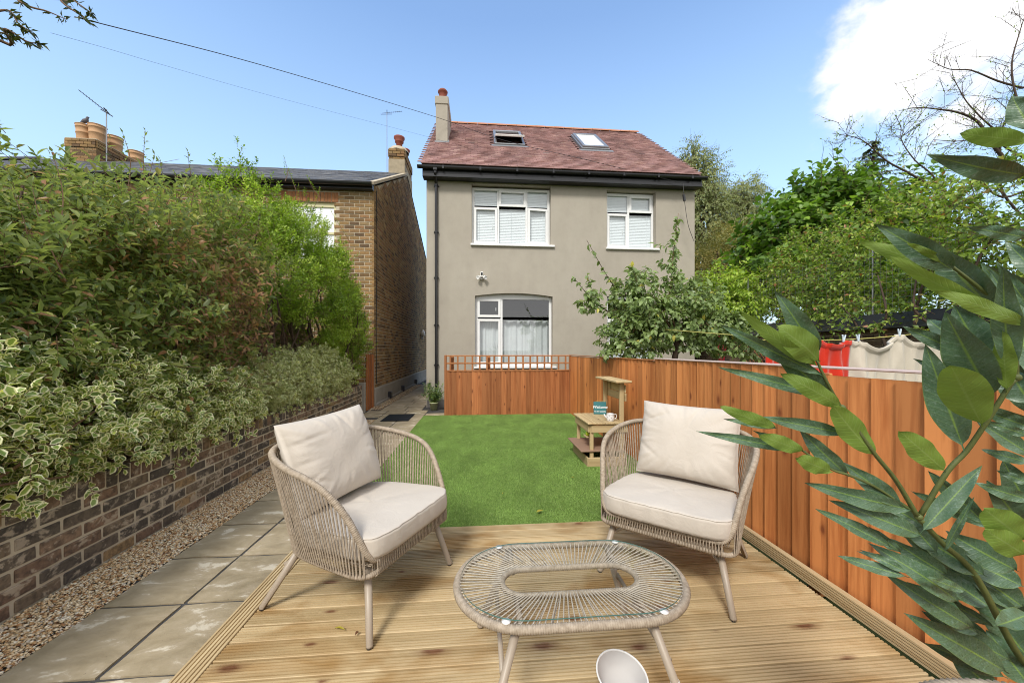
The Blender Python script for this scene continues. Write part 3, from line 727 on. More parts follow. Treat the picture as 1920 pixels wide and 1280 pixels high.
for j in range(nr):
    nn = int((RX1-RX0)/.165)
    for i in range(nn+1):
        x = RX0+.0825+.165*i-(.0825 if j % 2 else 0); y_ = j*gauge-.01
        if x > RX1-.03: continue
        if any(s_[0]-.06 < x < s_[1]+.06 and s_[2]-.08 < y_+.05 < s_[3]+.02 for s_ in (sky1, sky2)): continue
        mats.append(roofM @ Matrix.Translation((x+rr.uniform(-.002, .002), y_, .022+rr.uniform(0, .003))) @ Matrix.Rotation(-.13+rr.uniform(-.02, .02), 4, 'X') @ Matrix.Rotation(rr.uniform(-.012, .012), 4, 'Z'))
        tints.append(float(np.clip(rr.normal(.5, .15), 0, .999)))
pieces(roof, 'tile', tb, mats, tints, M['tile'], 300, focus=(1.5, 0, 2))
def halfround(L_, r, n=8, t=.014):
    V = []; F = []; a = np.linspace(0, math.pi, n)
    for x in (0, L_):
        for th in a: V.append((x, r*math.cos(th), r*.75*math.sin(th)))
        for th in a[::-1]: V.append((x, (r-t)*math.cos(th), (r-t)*.75*math.sin(th)))
    k = 2*n
    F = [(i, (i+1) % k, (i+1) % k+k, i+k) for i in range(k)]+[tuple(range(k))[::-1], tuple(range(k, 2*k))]
    return V, F
hr = halfround(.30, .115); rm = meshdata('ridge_tile', hr[0], hr[1], M['ridge_tile'], smooth=False)
x = RX0
while x < RX1-.1:
    o = bpy.data.objects.new('ridge_tile', rm); link(o, roof); o.location = Vector((x, RYR, RZR-.03+random.uniform(-.003, .003)))-org(roof); x += .306
def skylight(s_, tilt):
    b = B(); x0, x1, y0, y1 = s_; f = .07
    for q in ((x0, x1, y0, y0+f), (x0, x1, y1-f, y1), (x0, x0+f, y0+f, y1-f), (x1-f, x1, y0+f, y1-f)): b.cbox(*q, -.01, .07, .01, M=roofM)
    fr_ = b.make('skylight', M['grey_metal'], roof)
    b = B(); b.box(x0-.08, x1+.08, y0-.14, y0-.002, .018, .03, M=roofM); b.make('flashing', M['lead'], house)
    Mx = roofM @ Matrix.Translation(((x0+x1)/2, (y0+y1)/2, .085)) @ Matrix.Rotation(tilt, 4, 'X')
    w2, h2 = (x1-x0)/2-.03, (y1-y0)/2-.03; b = B()
    for q in ((-w2, w2, -h2, -h2+.09), (-w2, w2, h2-.09, h2), (-w2, -w2+.08, -h2+.09, h2-.09), (w2-.08, w2, -h2+.09, h2-.09)): b.cbox(*q, -.02, .03, .008, M=Mx)
    b.make('casement', M['grey_metal'] if tilt == 0 else M['white_paint'], house)
    b = B(); b.box(-w2+.08, w2-.08, -h2+.09, h2-.09, .0, .008, M=Mx); b.make('skylight_glass', M['sky_glass'], house)
    if tilt:
        b = B(); b.box(x0+f, x1-f, y0+f, y1-f, -.045, -.04, M=roofM); b.make('skylight_dark_backing', M['dark_room'], house)  # dark sheet painted as the shade inside the open skylight
sg = Mt('skylight_glass', .04, .9); sg.col((.90, .92, .94)); sg.b.inputs['Metallic'].default_value = .0; M['sky_glass'] = sg.m
skylight(sky1, -.20); skylight(sky2, 0)
# chimney
b = B(); b.cbox(-1.145, -.838, 9.82, 10.80, 6.3, 7.70, .012); b.cbox(-1.165, -.815, 9.80, 10.82, 7.66, 7.88, .02)
ch = b.make('chimney', M['render'], house)
b = B(); b.cbox(-1.17, -.81, 9.785, 9.815, 6.50, 6.70, .004); b.cbox(-.838, -.80, 9.82, 10.80, 6.55, 6.75, .004); b.make('flashing', M['lead'], ch)
b = B(); b.lathe([(.10, 0), (.115, .02), (.105, .06), (.10, .22), (.125, .24), (.13, .27), (.10, .31), (.04, .33), (0, .335)], (-.985, 10.05, 7.87), 20); b.make('chimney_pot', M['pot_red'], ch, smooth=True)
# camera light on the wall
fl = empty('security_light', (.04, HY-.01, 2.97), 'small white camera and twin spotlight on the rendered wall above the ground-floor window', 'security light')
b = B(); b.lathe([(0, 0), (.045, .005), (.05, .03), (.045, .05)], (0, 0, 0), 16, M=Matrix.Translation((.04, HY, 2.94)) @ Matrix.Rotation(R_(90), 4, 'X')); b.cbox(.01, .07, HY-.09, HY-.045, 2.95, 3.07, .01); b.make('camera_body', M['white_paint'], fl)
b = B(); b.cbox(.02, .06, HY-.097, HY-.089, 2.985, 3.05, .003); b.make('lens', M['black_plastic'], fl)
for s_ in (-1, 1):
    Mx = Matrix.Translation((.04+s_*.07, HY-.10, 2.935)) @ Matrix.Rotation(s_*R_(35), 4, 'Z') @ Matrix.Rotation(R_(105), 4, 'X')
    b = B(); b.lathe([(0, -.05), (.03, -.045), (.042, 0), (.045, .035), (.038, .036), (.03, .028), (0, .027)], (0, 0, 0), 16, M=Mx); b.make('spotlight', M['white_paint'], fl, smooth=True)

# ------------------------------------------------------------------ the brick house on the left
BX, BY, BE = -2.42, 8.80, 5.03; RYb, RZb = 12.7, 7.06
bh = empty('brick_house', (-6, 8.8, 0), 'old yellow-brown brick cottage with a slate roof beside the alley', 'house')
b = B(); YE = 24.0
whole = (-4.35, -3.265, 3.28, 4.64)
V, F = quadwall(-15, BX-.006, -.05, BE+.05, BY+.006, [whole, (-8.2, -7.1, 3.28, 4.64)], .12)
k = len(V); V += [(BX-.006, BY+.006, -.05), (BX-.006, YE, -.05), (BX-.006, YE, 4.3), (BX-.006, 17.6, 5.1), (BX-.006, RYb, RZb), (BX-.006, BY+.006, BE)]; F.append((k, k+1, k+2, k+3, k+4, k+5))
obj('wall', V, F, M['mortar_pale'], bh)
bs = brickset(.207, .067, .05, .003)
mats = []; tints = []
for c in range(60):
    z = .05+.0835*c+.036; x = BX-.1065-(c % 2)*.112
    if c % 2: x = BX-.1065+.0
    first = True
    xr = BX if c % 2 == 0 else BX-.0
    x = xr-(.213 if c % 2 == 0 else .100)
    while x > -12:
        Lb = .213 if not (first and c % 2) else .100
        cx = x+Lb/2
        if not (whole[0]-.02 < cx < whole[1]+.02 and whole[2]-.02 < z < whole[3]+.26) and z < BE-.02:
            mats.append(Matrix.Translation((cx, BY+.022, z)) @ Matrix.Diagonal((Lb/.213, 1, 1, 1))); tints.append(random.random())
        first = False; x -= .2235
front_m, front_t = mats, tints
pieces(bh, 'brick', bs, front_m, front_t, M['brick_stock'], 300, focus=(-2.9, 8.8, 3.4))
mats = []; tints = []
def gable_top(y_): return BE+(RZb-BE)*(y_-BY)/(RYb-BY) if y_ < RYb else (RZb-(RZb-5.1)*(y_-RYb)/(17.6-RYb) if y_ < 17.6 else 5.1-(.8)*(y_-17.6)/(YE-17.6))
for c in range(86):
    z = .42+.0835*c+.036 - .0; y_ = BY+.003+(.10 if c % 2 else 0)
    if c % 2: mats.append(Matrix.Translation((BX-.022, BY+.050, z)) @ Matrix.Rotation(R_(90), 4, 'Z') @ Matrix.Diagonal((.095/.213, 1, 1, 1))); tints.append(random.random())
    y_ = BY+(.106 if c % 2 else 0)
    while y_ < 20:
        if z+.04 < gable_top(y_+.1): mats.append(Matrix.Translation((BX-.022, y_+.1065, z)) @ Matrix.Rotation(R_(90), 4, 'Z')); tints.append(random.random()*.999)
        y_ += .2235
mats = [m for m, t in zip(mats, tints) if m.translation.z < gable_top(m.translation.y)]
nb = brickset(.206, .066, .05, .003)
pieces(bh, 'side_brick', nb, mats, [random.random() for _ in mats], M['brick_stock'], 0, stuffname='side_bricks')
b = B(); b.cbox(BX-.02, BX+.035, BY-.02, 22, -.05, .40, .01); b.make('plinth', M['concrete'], bh)
b = B(); b.cbox(BX+.035, BX+.075, BY-.02, 22, -.05, .06, .005); b.make('plinth_foot', M['concrete'], bh)
for y_ in (9.95, 11.6, 13.9):
    b = B(); b.cbox(BX+.03, BX+.12, y_, y_+.13, .03, .20, .008); b.make('drain_stub', M['dark_metal'], bh)
# roof
sl = math.atan2(RZb-BE, RYb-BY); bm_ = Matrix.Translation((0, BY-.18, BE+.02)) @ Matrix.Rotation(sl, 4, 'X'); bl = math.hypot(RYb-BY+.18, RZb-BE)+.05
b = B(); b.box(-15, BX+.02, .0, bl, -.06, -.005, M=bm_); b.add([(-15, RYb, RZb), (BX+.02, RYb, RZb), (BX+.02, 17.7, 5.12), (-15, 17.7, 5.12)], [(0, 1, 2, 3)]); broof = b.make('roof', M['slate'], bh)
V, F = cham(-.145, .145, 0, .36, -.004, .004, .002); mats = []; tints = []
for j in range(int(bl/.2)+1):
    x = -14.8+(.15 if j % 2 else 0)
    while x < BX-.1:
        if j*.2 < bl-.1:
            mats.append(bm_ @ Matrix.Translation((x, j*.2-.02, .006+random.uniform(0, .004))) @ Matrix.Rotation(-.03+random.uniform(-.006, .006), 4, 'X')); tints.append(random.random())
        x += .30
pieces(broof, 'slate', [(V, F)], mats, tints, M['slate'], 200, focus=(-3.5, 6, 4.5))
x = -14.9
rm2 = meshdata('ridge_tile', *halfround(.44, .11), plain('ridge_dark', (.20, .17, .14), .85))
while x < BX-.6:
    o = bpy.data.objects.new('ridge_tile', rm2); link(o, broof); o.location = Vector((x, RYb, RZb+.0+random.uniform(-.008, .008)))-org(broof); x += .452
GYb, GZb = BY-.215, BE+.0; V = []
for x in (-15, BX+.02): V += [(x, GYb+p_[0]*1.2, GZb+p_[1]*1.2) for p_ in prg]
F = [(i, i+kk, (i+1) % kk+kk, (i+1) % kk) for i in range(kk)]+[tuple(range(kk)), tuple(range(kk, 2*kk))[::-1]]
obj('gutter', V, F, M['black_plastic'], bh)
b = B(); b.cbox(-15, BX+.0, BY-.14, BY-.01, BE-.12, BE+.0, .006); b.make('fascia', M['black_plastic'], bh)
b = B(); b.box(-.02, .10, -.02, 4.48, -.05, .012, M=Matrix.Translation((BX-.05, BY-.18, BE+.025)) @ Matrix.Rotation(sl, 4, 'X')); b.make('verge', M['mortar_pale'], bh)
# window with soldier lintel
mats = []; x = whole[0]-.1
lb = brickset(.068, .215, .05, .003)
while x < whole[1]+.05: mats.append(Matrix.Translation((x+.035, BY+.018, 4.64+.115))); x += .078
pieces(bh, 'lintel_brick', lb, mats, [random.random() for _ in mats], M['brick_red'], 300)
M['cream_frame'] = plain('cream_frame', (.62, .58, .34), .5)
for wx0, wx1 in ((-4.35, -3.265), (-8.2, -7.1)):
    b = B()
    for q in ((wx0, wx1, 3.28, 3.36), (wx0, wx1, 4.54, 4.64), (wx0, wx0+.06, 3.36, 4.54), (wx1-.06, wx1, 3.36, 4.54), (wx0+.06, wx1-.06, 3.92, 3.98)): b.cbox(q[0], q[1], BY+.05, BY+.10, q[2], q[3], .006)
    wo = b.make('window', M['cream_frame'], bh)
    for (z0, z1) in ((3.36, 3.92), (3.98, 4.54)): obj('pane', [(wx0+.06, BY+.08, z0), (wx1-.06, BY+.08, z0), (wx1-.06, BY+.08, z1), (wx0+.06, BY+.08, z1)], [(0, 1, 2, 3)], M['sky_glass'], wo)
    b = B(); b.cbox(wx0-.05, wx1+.05, BY-.05, BY+.06, 3.21, 3.28, .006); b.make('sill', M['concrete'], wo)
# chimneys
def brick_stack(x0, x1, y0, y1, z0, z1, parent, band=.16, ztop=None, mat=None):
    b = B(); b.box(x0+.01, x1-.01, y0+.01, y1-.01, z0, z1-.02); st = b.make('chimney', M['mortar'] if mat is None else mat, parent)
    mats = []; nc = int((z1-z0)/.083)
    for c in range(nc):
        z = z1-.04-.083*c; out_ = .028 if c < 3 else 0.0
        for (ax, s_, lo, hi, fixed) in (('x', -1, x0, x1, y0), ('x', 1, x0, x1, y1), ('y', 1, y0, y1, x1), ('y', -1, y0, y1, x0)):
            Lr = hi-lo; nn = max(1, round(Lr/.225)); st_ = Lr/nn; sh = (c % 2)*.5*st_
            for i in range(nn+(c % 2)):
                a_ = lo+i*st_-sh; e = a_+st_; a_ = max(a_, lo); e = min(e, hi)
                if e-a_ < .04: continue
                m_ = (a_+e)/2; sc_ = (e-a_-.012)/.213
                pos = (m_, fixed+s_*(out_-.025), z) if ax == 'x' else (fixed+s_*(out_-.025), m_, z)
                mats.append(Matrix.Translation(pos) @ (Matrix.Rotation(R_(90), 4, 'Z') if ax == 'y' else Matrix.Identity(4)) @ Matrix.Diagonal((sc_, 1, 1, 1)))
    pieces(st, 'brick', brickset(.213, .071, .05, .003), mats, [random.random() for _ in mats], M['brick_stock'], 120)
    b = B(); b.cbox(x0-.01, x1+.01, y0-.01, y1+.01, z1-.03, z1+.03, .015); b.make('flaunching', M['mortar'], st)
    return st
def pot(name, x, y_, z, r, h, mat, parent, square=False):
    b = B()
    if square: b.lathe([(r*.72, 0), (r*.72, h*.55), (r, h*.62), (r*1.05, h*.70), (r*.95, h*.75), (r*1.3, h*.9), (r*1.3, h), (r*.9, h), (r*.8, h*.8)], (x, y_, z), 4 if square == 4 else 20)
    else: b.lathe([(r*.88, 0), (r*.88, h*.15), (r*.9, h*.2), (r*.92, h*.45), (r*.98, h*.47), (r*.98, h*.52), (r*.93, h*.54), (r*.96, h*.8), (r*1.03, h*.82), (r*1.03, h*.87), (r*.98, h*.88), (r*1.02, h*.96), (r*1.08, h*.98), (r*1.06, h), (r*.9, h), (r*.85, h*.7)], (x, y_, z), 24)
    return b.make(name, mat, parent, smooth=True)
s2 = brick_stack(-2.93, -2.44, 12.35, 13.65, 6.4, 7.78, bh)
b = B(); b.cbox(-2.945, -2.425, 12.335, 12.36, 6.6, 7.45, .01); b.cbox(-2.44, -2.424, 12.36, 13.65, 6.6, 7.3, .004); b.make('rendered_face', M['mortar'], s2)
b = B(); b.lathe([(.34, 0), (.30, .08), (.26, .12), (0, .13)], (-2.69, 12.65, 7.80), 12); b.make('mortar_cap', M['mortar_pale'], s2)
pot('chimney_pot', -2.66, 12.62, 7.84, .135, .46, M['pot_red'], s2, True); pot('chimney_pot', -2.60, 13.25, 7.80, .13, .42, M['pot_red'], s2, True)
s1 = brick_stack(-12.30, -11.45, 12.2, 13.6, 6.5, 7.58, bh)
for (x, y_, z) in ((-12.0, 12.45, 7.6), (-11.62, 12.42, 7.6), (-11.66, 13.0, 7.58), (-11.66, 13.75, 7.50)): pot('chimney_pot', x, y_, z, .20, .50, M['pot_buff'], s1)
# solar-like rooflight on the far left slope
b = B(); b.cbox(-14.6, -12.6, 2.55, 3.7, .03, .10, .02, M=bm_); pv = b.make('rooflight', M['grey_metal'], broof)
b = B(); b.box(-14.45, -12.75, 2.65, 3.6, .101, .106, M=bm_); b.make('pane', M['sky_glass'], pv)
def aerial(x, y_, z0, z1, d, up, n, parent_label, k=1.):
    a_ = empty('tv_aerial', (x, y_, z0), parent_label, 'aerial')
    b = B(); b.tube([(x, y_, z0), (x, y_, z1)], .018*k, 8); b.make('mast', M['grey_metal'], a_)
    b = B(); p0 = Vector((x, y_, z1-.08)); D = Vector(d).normalized(); Lb = .9*k; p1 = p0+D*Lb; b.tube([p0-D*.15, p1], .011*k, 6)
    s_ = D.cross(Vector((0, 0, 1))).normalized()
    for i in range(n):
        q = p0+D*(Lb*(i+.5)/n); h = .11*k*(1-.5*i/n); b.tube([q-s_*h, q+s_*h], .005*k, 5); b.tube([q-up*h*.5, q+up*h*.5], .005*k, 5)
    b.tube([p0-s_*.18*k+Vector((0, 0, .03)), p0+s_*.18*k+Vector((0, 0, .03))], .02*k, 6); b.tube([p0-D*.2-s_*.05, p0+D*.16+Vector((0, 0, -.06))], .016*k, 6)
    b.make('antenna', M['dark_metal'], a_)
aerial(-11.35, 12.4, 7.0, 8.62, (-.72, -.3, .62), Vector((0, 0, 1)), 9, 'aerial pointing up left beside the four buff chimney pots', .85)
aerial(-2.98, 12.3, 7.0, 8.98, (.8, .2, .25), Vector((0, 0, 1)), 8, 'tall thin aerial on the gable chimney with two red pots', .55)
pg = B(); px_, py_, pz_ = -11.98, 12.42, 8.12
V, F = tube([(px_-.14, py_, pz_+.03), (px_-.07, py_, pz_+.07), (px_+.0, py_, pz_+.12), (px_+.06, py_, pz_+.15), (px_+.07, py_, pz_+.19), (px_+.08, py_, pz_+.225), (px_+.10, py_, pz_+.235), (px_+.14, py_, pz_+.225)], [.012, .04, .062, .055, .034, .034, .024, .004], 10); pg.add(V, F); pg.tube([(px_+.01, py_, pz_-.02), (px_+.01, py_, pz_+.08)], .006, 5)
pg.make('pigeon', M['pigeon'], label='grey pigeon perched on the leftmost buff chimney pot', cat='bird', smooth=True)
# white alley lamp on the brick side wall
al = empty('alley_lamp', (BX+.03, 15.6, 1.85), 'small white lamp on the brick side wall down the alley', 'lamp')
b = B(); b.lathe([(0, 0), (.10, .0), (.07, .16), (.02, .26), (0, .27)], (BX+.09, 15.6, 1.85), 14); b.make('lamp_shade', M['white_paint'], al, smooth=True)
b = B(); b.cbox(BX, BX+.09, 15.55, 15.65, 1.7, 1.9, .01); b.make('lamp_bracket', M['grey_metal'], al)
b = B(); b.tube(spline([(BX+.01, BY+.16, 5.0), (BX+.012, BY+.2, 3.5), (BX+.012, BY+.14, 2.0), (BX+.012, BY+.16, .5)], 5), .008, 6); b.make('wall_cable', M['cable'], bh)
# far houses beyond, seen down the alley and over the fences
b = B(); b.box(-6, 8, 34, 40, -.05, 5.2); fh = b.make('distant_house', M['brick_stock'], label='brick house closing the view at the end of the alley', cat='house')
b = B(); b.add([(-6.2, 33.7, 5.1), (8.2, 33.7, 5.1), (8.2, 37, 7.4), (-6.2, 37, 7.4), (8.2, 40.3, 5.1), (-6.2, 40.3, 5.1)], [(0, 1, 2, 3), (3, 2, 4, 5), (1, 4, 2), (0, 3, 5)]); b.make('roof', M['slate'], fh)

# ------------------------------------------------------------------ timber fences
def feather(w_, h, t0, t1):   # feather-edge board: thick edge at x=0, thin at x=w, front is y=0 side (-y)
    V = [(0, -t0, 0), (w_, -t1, 0), (w_, 0, 0), (0, 0, 0)]; V += [(x, y_, h) for x, y_, z in V]
    V[4:] = [(x, y_, h) for x, y_, z in V[:4]]
    return V, [(0, 3, 2, 1), (4, 5, 6, 7), (0, 1, 5, 4), (1, 2, 6, 5), (2, 3, 7, 6), (3, 0, 4, 7)]
def fence_run(parent, p0, p1, z0, z1, pitch, mat='fence'):
    """boards from p0 to p1; the front of each is on the right-hand side of travel"""
    p0, p1 = Vector(p0), Vector(p1); L_ = (p1-p0).length; d = (p1-p0)/L_; n = max(1, round(L_/pitch)); w_ = L_/n
    rot = Matrix.Rotation(math.atan2(d.y, d.x), 4, 'Z'); cache = {}
    for i in range(n):
        k = i % 4
        if k not in cache: cache[k] = meshdata('fence_board', *feather(w_+.012+.004*(k-1), z1-z0, .024, .006), M[mat], tint=k/4)
        o = bpy.data.objects.new('fence_board', cache[k]); link(o, parent)
        o.matrix_local = Matrix.Translation(-org(parent)) @ Matrix.Translation(p0+d*(w_*i)+Vector((0, 0, z0+random.uniform(-.003, .001)))) @ rot @ Matrix.Translation((0, random.uniform(-.001, .001), 0)) @ Matrix.Rotation(random.uniform(-.002, .002), 4, 'Y')
FX = 1.845
rf = empty('garden_fence', (FX, 1, 0), 'long orange-brown close-boarded fence on the right of the deck and lawn', 'fence')
segs = [(-1.75, .09, 1.165), (.09, 1.924, 1.165), (1.924, 3.757, 1.198), (3.757, 5.59, 1.178), (5.59, 7.425, 1.168)]
for (ya, yb, zt) in segs:
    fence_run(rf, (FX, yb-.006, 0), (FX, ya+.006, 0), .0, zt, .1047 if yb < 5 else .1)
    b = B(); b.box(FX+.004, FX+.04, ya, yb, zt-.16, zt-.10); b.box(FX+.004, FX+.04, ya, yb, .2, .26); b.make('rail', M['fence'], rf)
for (ya, yb, z) in ((-1.75, 3.757, 1.20), (3.757, 7.425, 1.180)):
    b = B(); b.cbox(FX-.030, FX+.042, ya, yb, z-.002, z+.011, .004)
    b.make('capping', M['fence_cap_sheen'] if z > 1.19 else M['trellis'], rf)
for yp in (1.924, 3.757, 5.59):
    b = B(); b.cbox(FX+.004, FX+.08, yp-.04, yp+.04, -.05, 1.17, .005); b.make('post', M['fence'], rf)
FY = 7.455
ff = empty('trellis_fence', (.5, FY, 0), 'low orange fence panel topped with square trellis across the end of the lawn', 'fence')
fence_run(ff, (-.655, FY, 0), (1.80, FY, 0), .0, .865, .1, 'fence_dimmed')
b = B(); b.cbox(-.70, -.655, FY-.03, FY+.03, -.02, 1.19, .005); b.make('post', M['fence_dimmed'], ff)
b = B(); b.cbox(1.80, 1.845, FY-.03, FY+.03, -.02, 1.19, .005); b.make('post', M['fence_dimmed'], ff)
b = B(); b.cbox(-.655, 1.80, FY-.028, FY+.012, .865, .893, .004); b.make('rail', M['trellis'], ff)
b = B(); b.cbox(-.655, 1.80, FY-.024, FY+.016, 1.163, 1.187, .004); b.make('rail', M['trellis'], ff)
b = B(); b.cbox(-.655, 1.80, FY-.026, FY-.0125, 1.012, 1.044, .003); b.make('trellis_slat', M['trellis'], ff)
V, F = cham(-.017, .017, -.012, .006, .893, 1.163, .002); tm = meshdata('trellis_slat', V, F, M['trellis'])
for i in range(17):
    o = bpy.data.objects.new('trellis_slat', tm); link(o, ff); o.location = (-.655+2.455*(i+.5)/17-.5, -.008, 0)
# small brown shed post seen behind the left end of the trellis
for xp in (-.60, .13): b = B(); b.cbox(xp, xp+.08, FY+.06, FY+.14, -.05, 1.16, .006); b.make('post', M['fence_dimmed'], ff)
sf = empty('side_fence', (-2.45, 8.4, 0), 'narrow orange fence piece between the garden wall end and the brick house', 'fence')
fence_run(sf, (-2.40, 8.12, 0), (-2.40, 8.70, 0), .01, 1.19, .145, 'fence_dimmed')
b = B(); b.cbox(-2.50, -2.405, 8.70, 8.80, -.05, 1.0, .006); b.make('post', M['concrete'], sf)
b = B(); b.cbox(-2.52, -2.40, 8.02, 8.11, -.05, .60, .006); b.make('concrete_post', M['concrete'], sf)

# ------------------------------------------------------------------ neighbour's back wall with black coping, right
NX = 5.5
nw = empty('boundary_wall', (NX, 6, 0), 'dark brick boundary wall with black tiled coping behind the washing line', 'wall')
b = B(); b.box(NX+.012, NX+.21, -1, 16, -.05, 1.60); b.make('wall_core', M['mortar'], nw)
mats = []
for c in range(19):
    y_ = 2.2-(c % 2)*.1125
    while y_ < 11.5: mats.append(Matrix.Translation((NX+.025, y_+.11, .05+.0835*c)) @ Matrix.Rotation(R_(90), 4, 'Z')); y_ += .225
M['brick_old'] = brickmat('old_dark_brick', [(0, (.06, .045, .035)), (.5, (.15, .10, .06)), (1, (.20, .13, .08))], .5)
pieces(nw, 'brick', brickset(.213, .070, .05, .003), mats, [random.random() for _ in mats], M['brick_old'], 300, focus=(2, 1, 1.3))
V, F = cham(-.148, .148, -.03, .23, -.010, .010, .004); mats = []
y_ = -.9
while y_ < 15: mats.append(Matrix.Translation((NX-.06, y_, 1.60)) @ Matrix.Rotation(R_(90), 4, 'Z') @ Matrix.Rotation(0, 4, 'Z') @ Matrix.Rotation(math.pi, 4, 'Z') @ Matrix.Rotation(R_(38), 4, 'X')); y_ += .30
pieces(nw, 'coping_tile', [(V, F)], mats, [random.random() for _ in mats], M['black_tile'], 60, focus=(2, 1, 1.3))
b = B()
b.add([(NX-.05, -1, 1.585), (NX+.25, -1, 1.585), (NX+.1, -1, 1.80), (NX-.05, 16, 1.585), (NX+.25, 16, 1.585), (NX+.1, 16, 1.80)], [(0, 1, 2), (3, 5, 4), (0, 2, 5, 3), (1, 4, 5, 2), (0, 3, 4, 1)]); b.make('coping_bed', M['black_tile'], nw)
for yb in (5.55,):
    b = B(); b.cbox(NX-.24, NX+.0, yb, yb+.45, -.05, 1.24, .005); b.make('buttress', M['brick_old'], nw)
    mats = [Matrix.Translation((NX-.30+.10*r, yb+.15+.15*2*i-.0, 1.25+.075*r)) @ Matrix.Rotation(R_(-90), 4, 'Z') @ Matrix.Rotation(R_(35), 4, 'X') for r in range(3) for i in range(2)]
    pieces(nw, 'buttress_tile', [cham(-.148, .148, -.02, .16, -.008, .008, .003)], mats, [.5]*len(mats), M['black_tile'], 60)
# wire mesh fence standing on the wall
b = B()
for y_ in np.arange(2.0, 11.5, .075): b.tube([(NX+.1, y_, 1.75), (NX+.1, y_, 2.75)], .0014, 3, caps=False)
for z in np.arange(1.85, 2.75, .075): b.tube([(NX+.1, 2.0, z), (NX+.1, 11.5, z)], .0014, 3, caps=False)
mf = empty('wire_mesh_fence', (NX+.1, 6, 1.75), 'grey wire mesh panel above the black coping under the climbers', 'fence')
b.make('wire_grid', M['grey_metal'], mf, kind='stuff')
for yq in (4.9, 7.4, 10.): b = B(); b.tube([(NX+.12, yq, 1.6), (NX+.12, yq, 2.8)], .012, 6); b.make('post', M['grey_metal'], mf)
# diamond trellis and red poles by the wall
dt = empty('diamond_trellis', (NX-.03, 6.5, 1.3), 'small orange diamond lattice fixed to the dark boundary wall', 'trellis')
for s_ in (-1, 1):
    b = B()
    for i in range(13):
        y0 = 5.9+.11*i; y1 = y0+s_*.42; x = NX-.030 if s_ < 0 else NX-.022
        b.tube([(x, y0, 1.02), (x, y1, 1.44)], .006, 4)
    b.make('lattice', M['trellis'], dt)
rp = empty('red_frame', (4.6, 6.2, .0), 'dark red metal frame leaning behind the fruit tree', 'frame')
p = [at(1352, 690, 6.3), at(1362, 625, 6.3)]; p[0] = p[0]+(p[0]-p[1])*3
b = B(); b.tube([p[0], p[1]+(p[1]-p[0])*.02], .035, 6); b.make('pole', M['red_paint'], rp)
p = [at(1352, 690, 6.5), at(1347, 628, 6.5)]; p[0] = p[0]+(p[0]-p[1])*3
b = B(); b.tube(p, .03, 6); b.make('pole', M['red_paint'], rp)

# washing line and towels
def towel(x0, x1, Yt, pins, zb, mat, label, seed, sag):
    r4 = random.Random(seed); nx, nz = 110, 46; V = []; F = []
    def ztop(u):
        z = None
        for (a_, za), (c_, zc) in zip(pins, pins[1:]):
            if a_ <= u <= c_: t = (u-a_)/(c_-a_); return za+(zc-za)*t-sag*((c_-a_)*3.2)*math.sin(math.pi*t)**.9
        return pins[-1][1]
    for side in (0, 1):
        for j in range(nz):
            t = j/(nz-1)
            for i in range(nx):
                u = i/(nx-1); zt = ztop(u); z = zt+(zb-zt)*t
                fold = 0
                for k, (a_, _) in enumerate(pins):
                    s_ = 1 if a_ < .5 else -1; c_ = a_+s_*t*.16; fold += .030*math.exp(-((u-c_)/.035)**2)*(.3+t)
                dp = .035*math.sin(u*21+seed)*t+.02*math.sin(u*47+seed*2)*min(1, t*2)+fold
                dp += .05*(ztop(u) < min(pins[0][1], pins[-1][1])-.02)*math.exp(-t*5)
                V.append((x0+(x1-x0)*u, Yt-dp+(.012 if side else 0)+(-.02 if (side == 0 and t < .08) else 0), z))
    for side in (0, 1):
        for j in range(nz-1):
            for i in range(nx-1):
                a_ = side*nx*nz+j*nx+i; F.append((a_, a_+1, a_+nx+1, a_+nx) if side == 0 else (a_, a_+nx, a_+nx+1, a_+1))
    rim = [i for i in range(nx)]+[j*nx+nx-1 for j in range(1, nz)]+[(nz-1)*nx+i for i in range(nx-2, -1, -1)]+[j*nx for j in range(nz-2, 0, -1)]
    o_ = nx*nz; m_ = len(rim)
    for q in range(m_): F.append((rim[q], rim[q]+o_, rim[(q+1) % m_]+o_, rim[(q+1) % m_]))
    return obj('towel', V, F, mat, None, smooth=True, label=label, cat='towel', group='towels on the washing line')
TY = 3.7
LZ = lambda x: 1.372+.055*max(0, x-3.4)+.0*x
def lz(x): return 1.385+(x-3.0)*.022 if x < 4 else 1.407+(x-4)*.082
towel(3.01, 3.97, TY, [(0, 1.385), (.52, 1.385), (.64, 1.40), (.95, 1.40), (1, 1.395)], .75, M['towel_red'], 'bright red towel pegged on the line left of the cream one', 3, .05)
towel(3.995, 5.19, TY+.01, [(0, 1.40), (.06, 1.405), (.44, 1.465), (.50, 1.468), (.85, 1.50), (1, 1.49)], .72, M['towel_cream'], 'cream towel sagging between pegs on the line beside the red one', 5, .10)
wl_ = B(); wl_.tube(spline([(2.35, 5.3, 1.62), (2.9, 3.9, 1.45), (3.0, TY, 1.40), (4.0, TY, 1.41), (5.2, TY, 1.52), (7.5, TY+.1, 1.80)], 8), .0045, 5)
wl_.make('washing_line', M['line'], label='yellow washing line strung above the fence with towels on it', cat='washing line')
